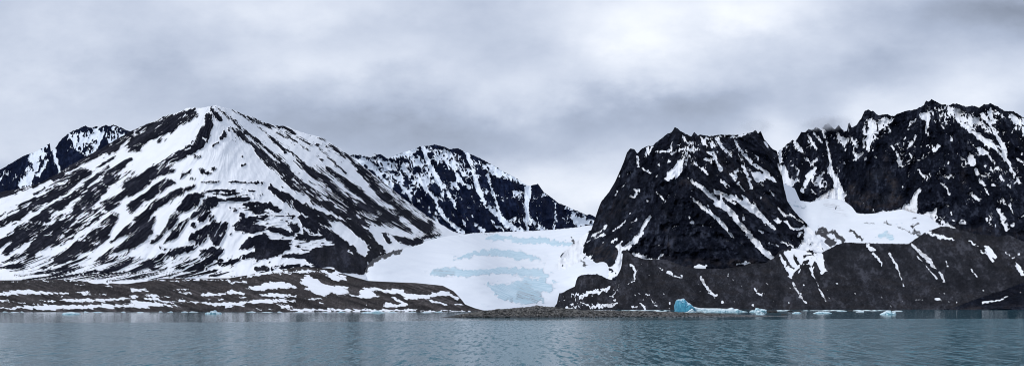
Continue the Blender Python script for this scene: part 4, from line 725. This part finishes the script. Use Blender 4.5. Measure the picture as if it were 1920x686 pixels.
L = t.m('ADD', .66, t.m('ADD', t.m('ADD', t.m('MULTIPLY', t.m('SUBTRACT', nm, .5), .42), t.m('MULTIPLY', t.m('SUBTRACT', t.noise(vec, 11, 5, .6), .5), .24)), t.m('MULTIPLY', t.m('SUBTRACT', nb, .5), .12)))
for b in [(1210, 60, 130, 80, .34), (1420, 10, 110, 45, .24), (1040, 345, 260, 60, .22), (1450, 275, 70, 60, .22), (820, 270, 330, 55, -.22), (1300, 215, 260, 50, -.19), (1500, 165, 120, 40, -.04),
          (1840, 35, 210, 50, -.28), (1660, 130, 110, 40, -.15), (1840, 165, 170, 45, .14), (1650, 190, 60, 35, .12), (640, 120, 160, 40, .14), (560, 0, 220, 40, .08), (60, 290, 200, 45, .08), (300, 170, 260, 45, -.09), (150, 60, 260, 50, .03), (560, 230, 200, 40, -.08), (1150, 165, 200, 40, .10), (900, 10, 140, 50, -.05)]:
    L = t.m('ADD', L, blob(*b))
L = t.m('MULTIPLY', t.m('MINIMUM', t.m('MAXIMUM', L, .22), .97), 1.0)
tint = t.mix(t.mr(L, .5, .95), rgb(.80, .92, 1.18), rgb(.94, .98, 1.055))
vm = t.n('ShaderNodeVectorMath', _operation='SCALE', i0=tint); t.set(vm, 'Scale', t.m('MULTIPLY', L, 10.0))
cl = t.mix(.06, vm.outputs[0], sky.outputs[0])
bg = t.n('ShaderNodeBackground', Color=cl, Strength=.1)
t.n('ShaderNodeOutputWorld', Surface=bg)
sl = bpy.data.lights.new('sun', 'SUN'); sl.energy = 1.5; sl.angle = math.radians(14); sl.color = (1, .985, .965)
so = bpy.data.objects.new('sun', sl); COL.objects.link(so)
from mathutils import Vector
dv = Vector((math.sin(math.radians(-125))*math.cos(SUN_EL), math.cos(math.radians(-125))*math.cos(SUN_EL), math.sin(SUN_EL)))
so.rotation_euler = dv.to_track_quat('Z', 'Y').to_euler()
sky.sun_rotation = math.radians(-125)

# ---------------------------------------------------------------- wisps of low cloud caught on the crests
def wisp(px, py, Y, rx, ry, rz, dens, seed, label):
    import bmesh
    bm = bmesh.new(); bmesh.ops.create_icosphere(bm, subdivisions=4, radius=1)
    for v in bm.verts: v.co = (v.co.x*rx, v.co.y*ry, v.co.z*rz)
    me = bpy.data.meshes.new('cloud'); bm.to_mesh(me); bm.free()
    m, t = new_mat('cloud_wisp'); co = t.n('ShaderNodeTexCoord').outputs['Object']
    q = t.n('ShaderNodeMapping', Vector=co, Scale=(1/rx, 1/ry, 1/rz)); r = t.n('ShaderNodeVectorMath', _operation='LENGTH', i0=q).outputs['Value']
    nz = t.noise(t.n('ShaderNodeMapping', Vector=co, Location=(seed*70, 0, 0)), .016, 4, .6)
    d = t.m('MULTIPLY', t.mr(r, .15, .95, 1, 0, True), t.mr(nz, .36, .66))
    vol = t.n('ShaderNodeVolumePrincipled', Color=rgb(.93, .95, 1), Density=t.m('MULTIPLY', d, dens)); t.set(vol, 'Anisotropy', .2)
    o_ = t.n('ShaderNodeOutputMaterial'); t.t.links.new(vol.outputs[0], o_.inputs['Volume'])
    me.materials.append(m)
    o = bpy.data.objects.new('cloud', me); COL.objects.link(o); o.location = P3(px, py, Y, CAMZ+(HZ-py)*Y/F)[:2]+(CAMZ+(HZ-py)*Y/F,)
    tag(o, label, 'cloud', 'stuff')
wisp(1548, 232, 4080, 150, 150, 38, .022, 1, 'thin grey wisp of cloud drifting over the small spires left of the right massif')
wisp(1416, 238, 3600, 90, 110, 34, .014, 2, 'faint wisp of cloud touching the right end of the pyramid mountain crest')

# ---------------------------------------------------------------- camera
cam = bpy.data.cameras.new('camera'); co_ = bpy.data.objects.new('camera', cam); COL.objects.link(co_)
co_.location = (0, 0, CAMZ); co_.rotation_euler = (math.radians(90), 0, 0)
cam.sensor_width = 36; cam.lens = 36*F/1920; cam.shift_y = (HZ-343)/1920.; cam.clip_end = 60000; cam.clip_start = .5
sc.camera = co_
sc.render.engine = 'CYCLES'
vs_ = sc.view_settings; vs_.view_transform = 'Standard'; vs_.look = 'None'; vs_.exposure = .12; vs_.gamma = 1
sc.cycles.filter_width = 1.0; sc.cycles.volume_bounces = 2; sc.cycles.max_bounces = 5; sc.cycles.diffuse_bounces = 2; sc.cycles.glossy_bounces = 3
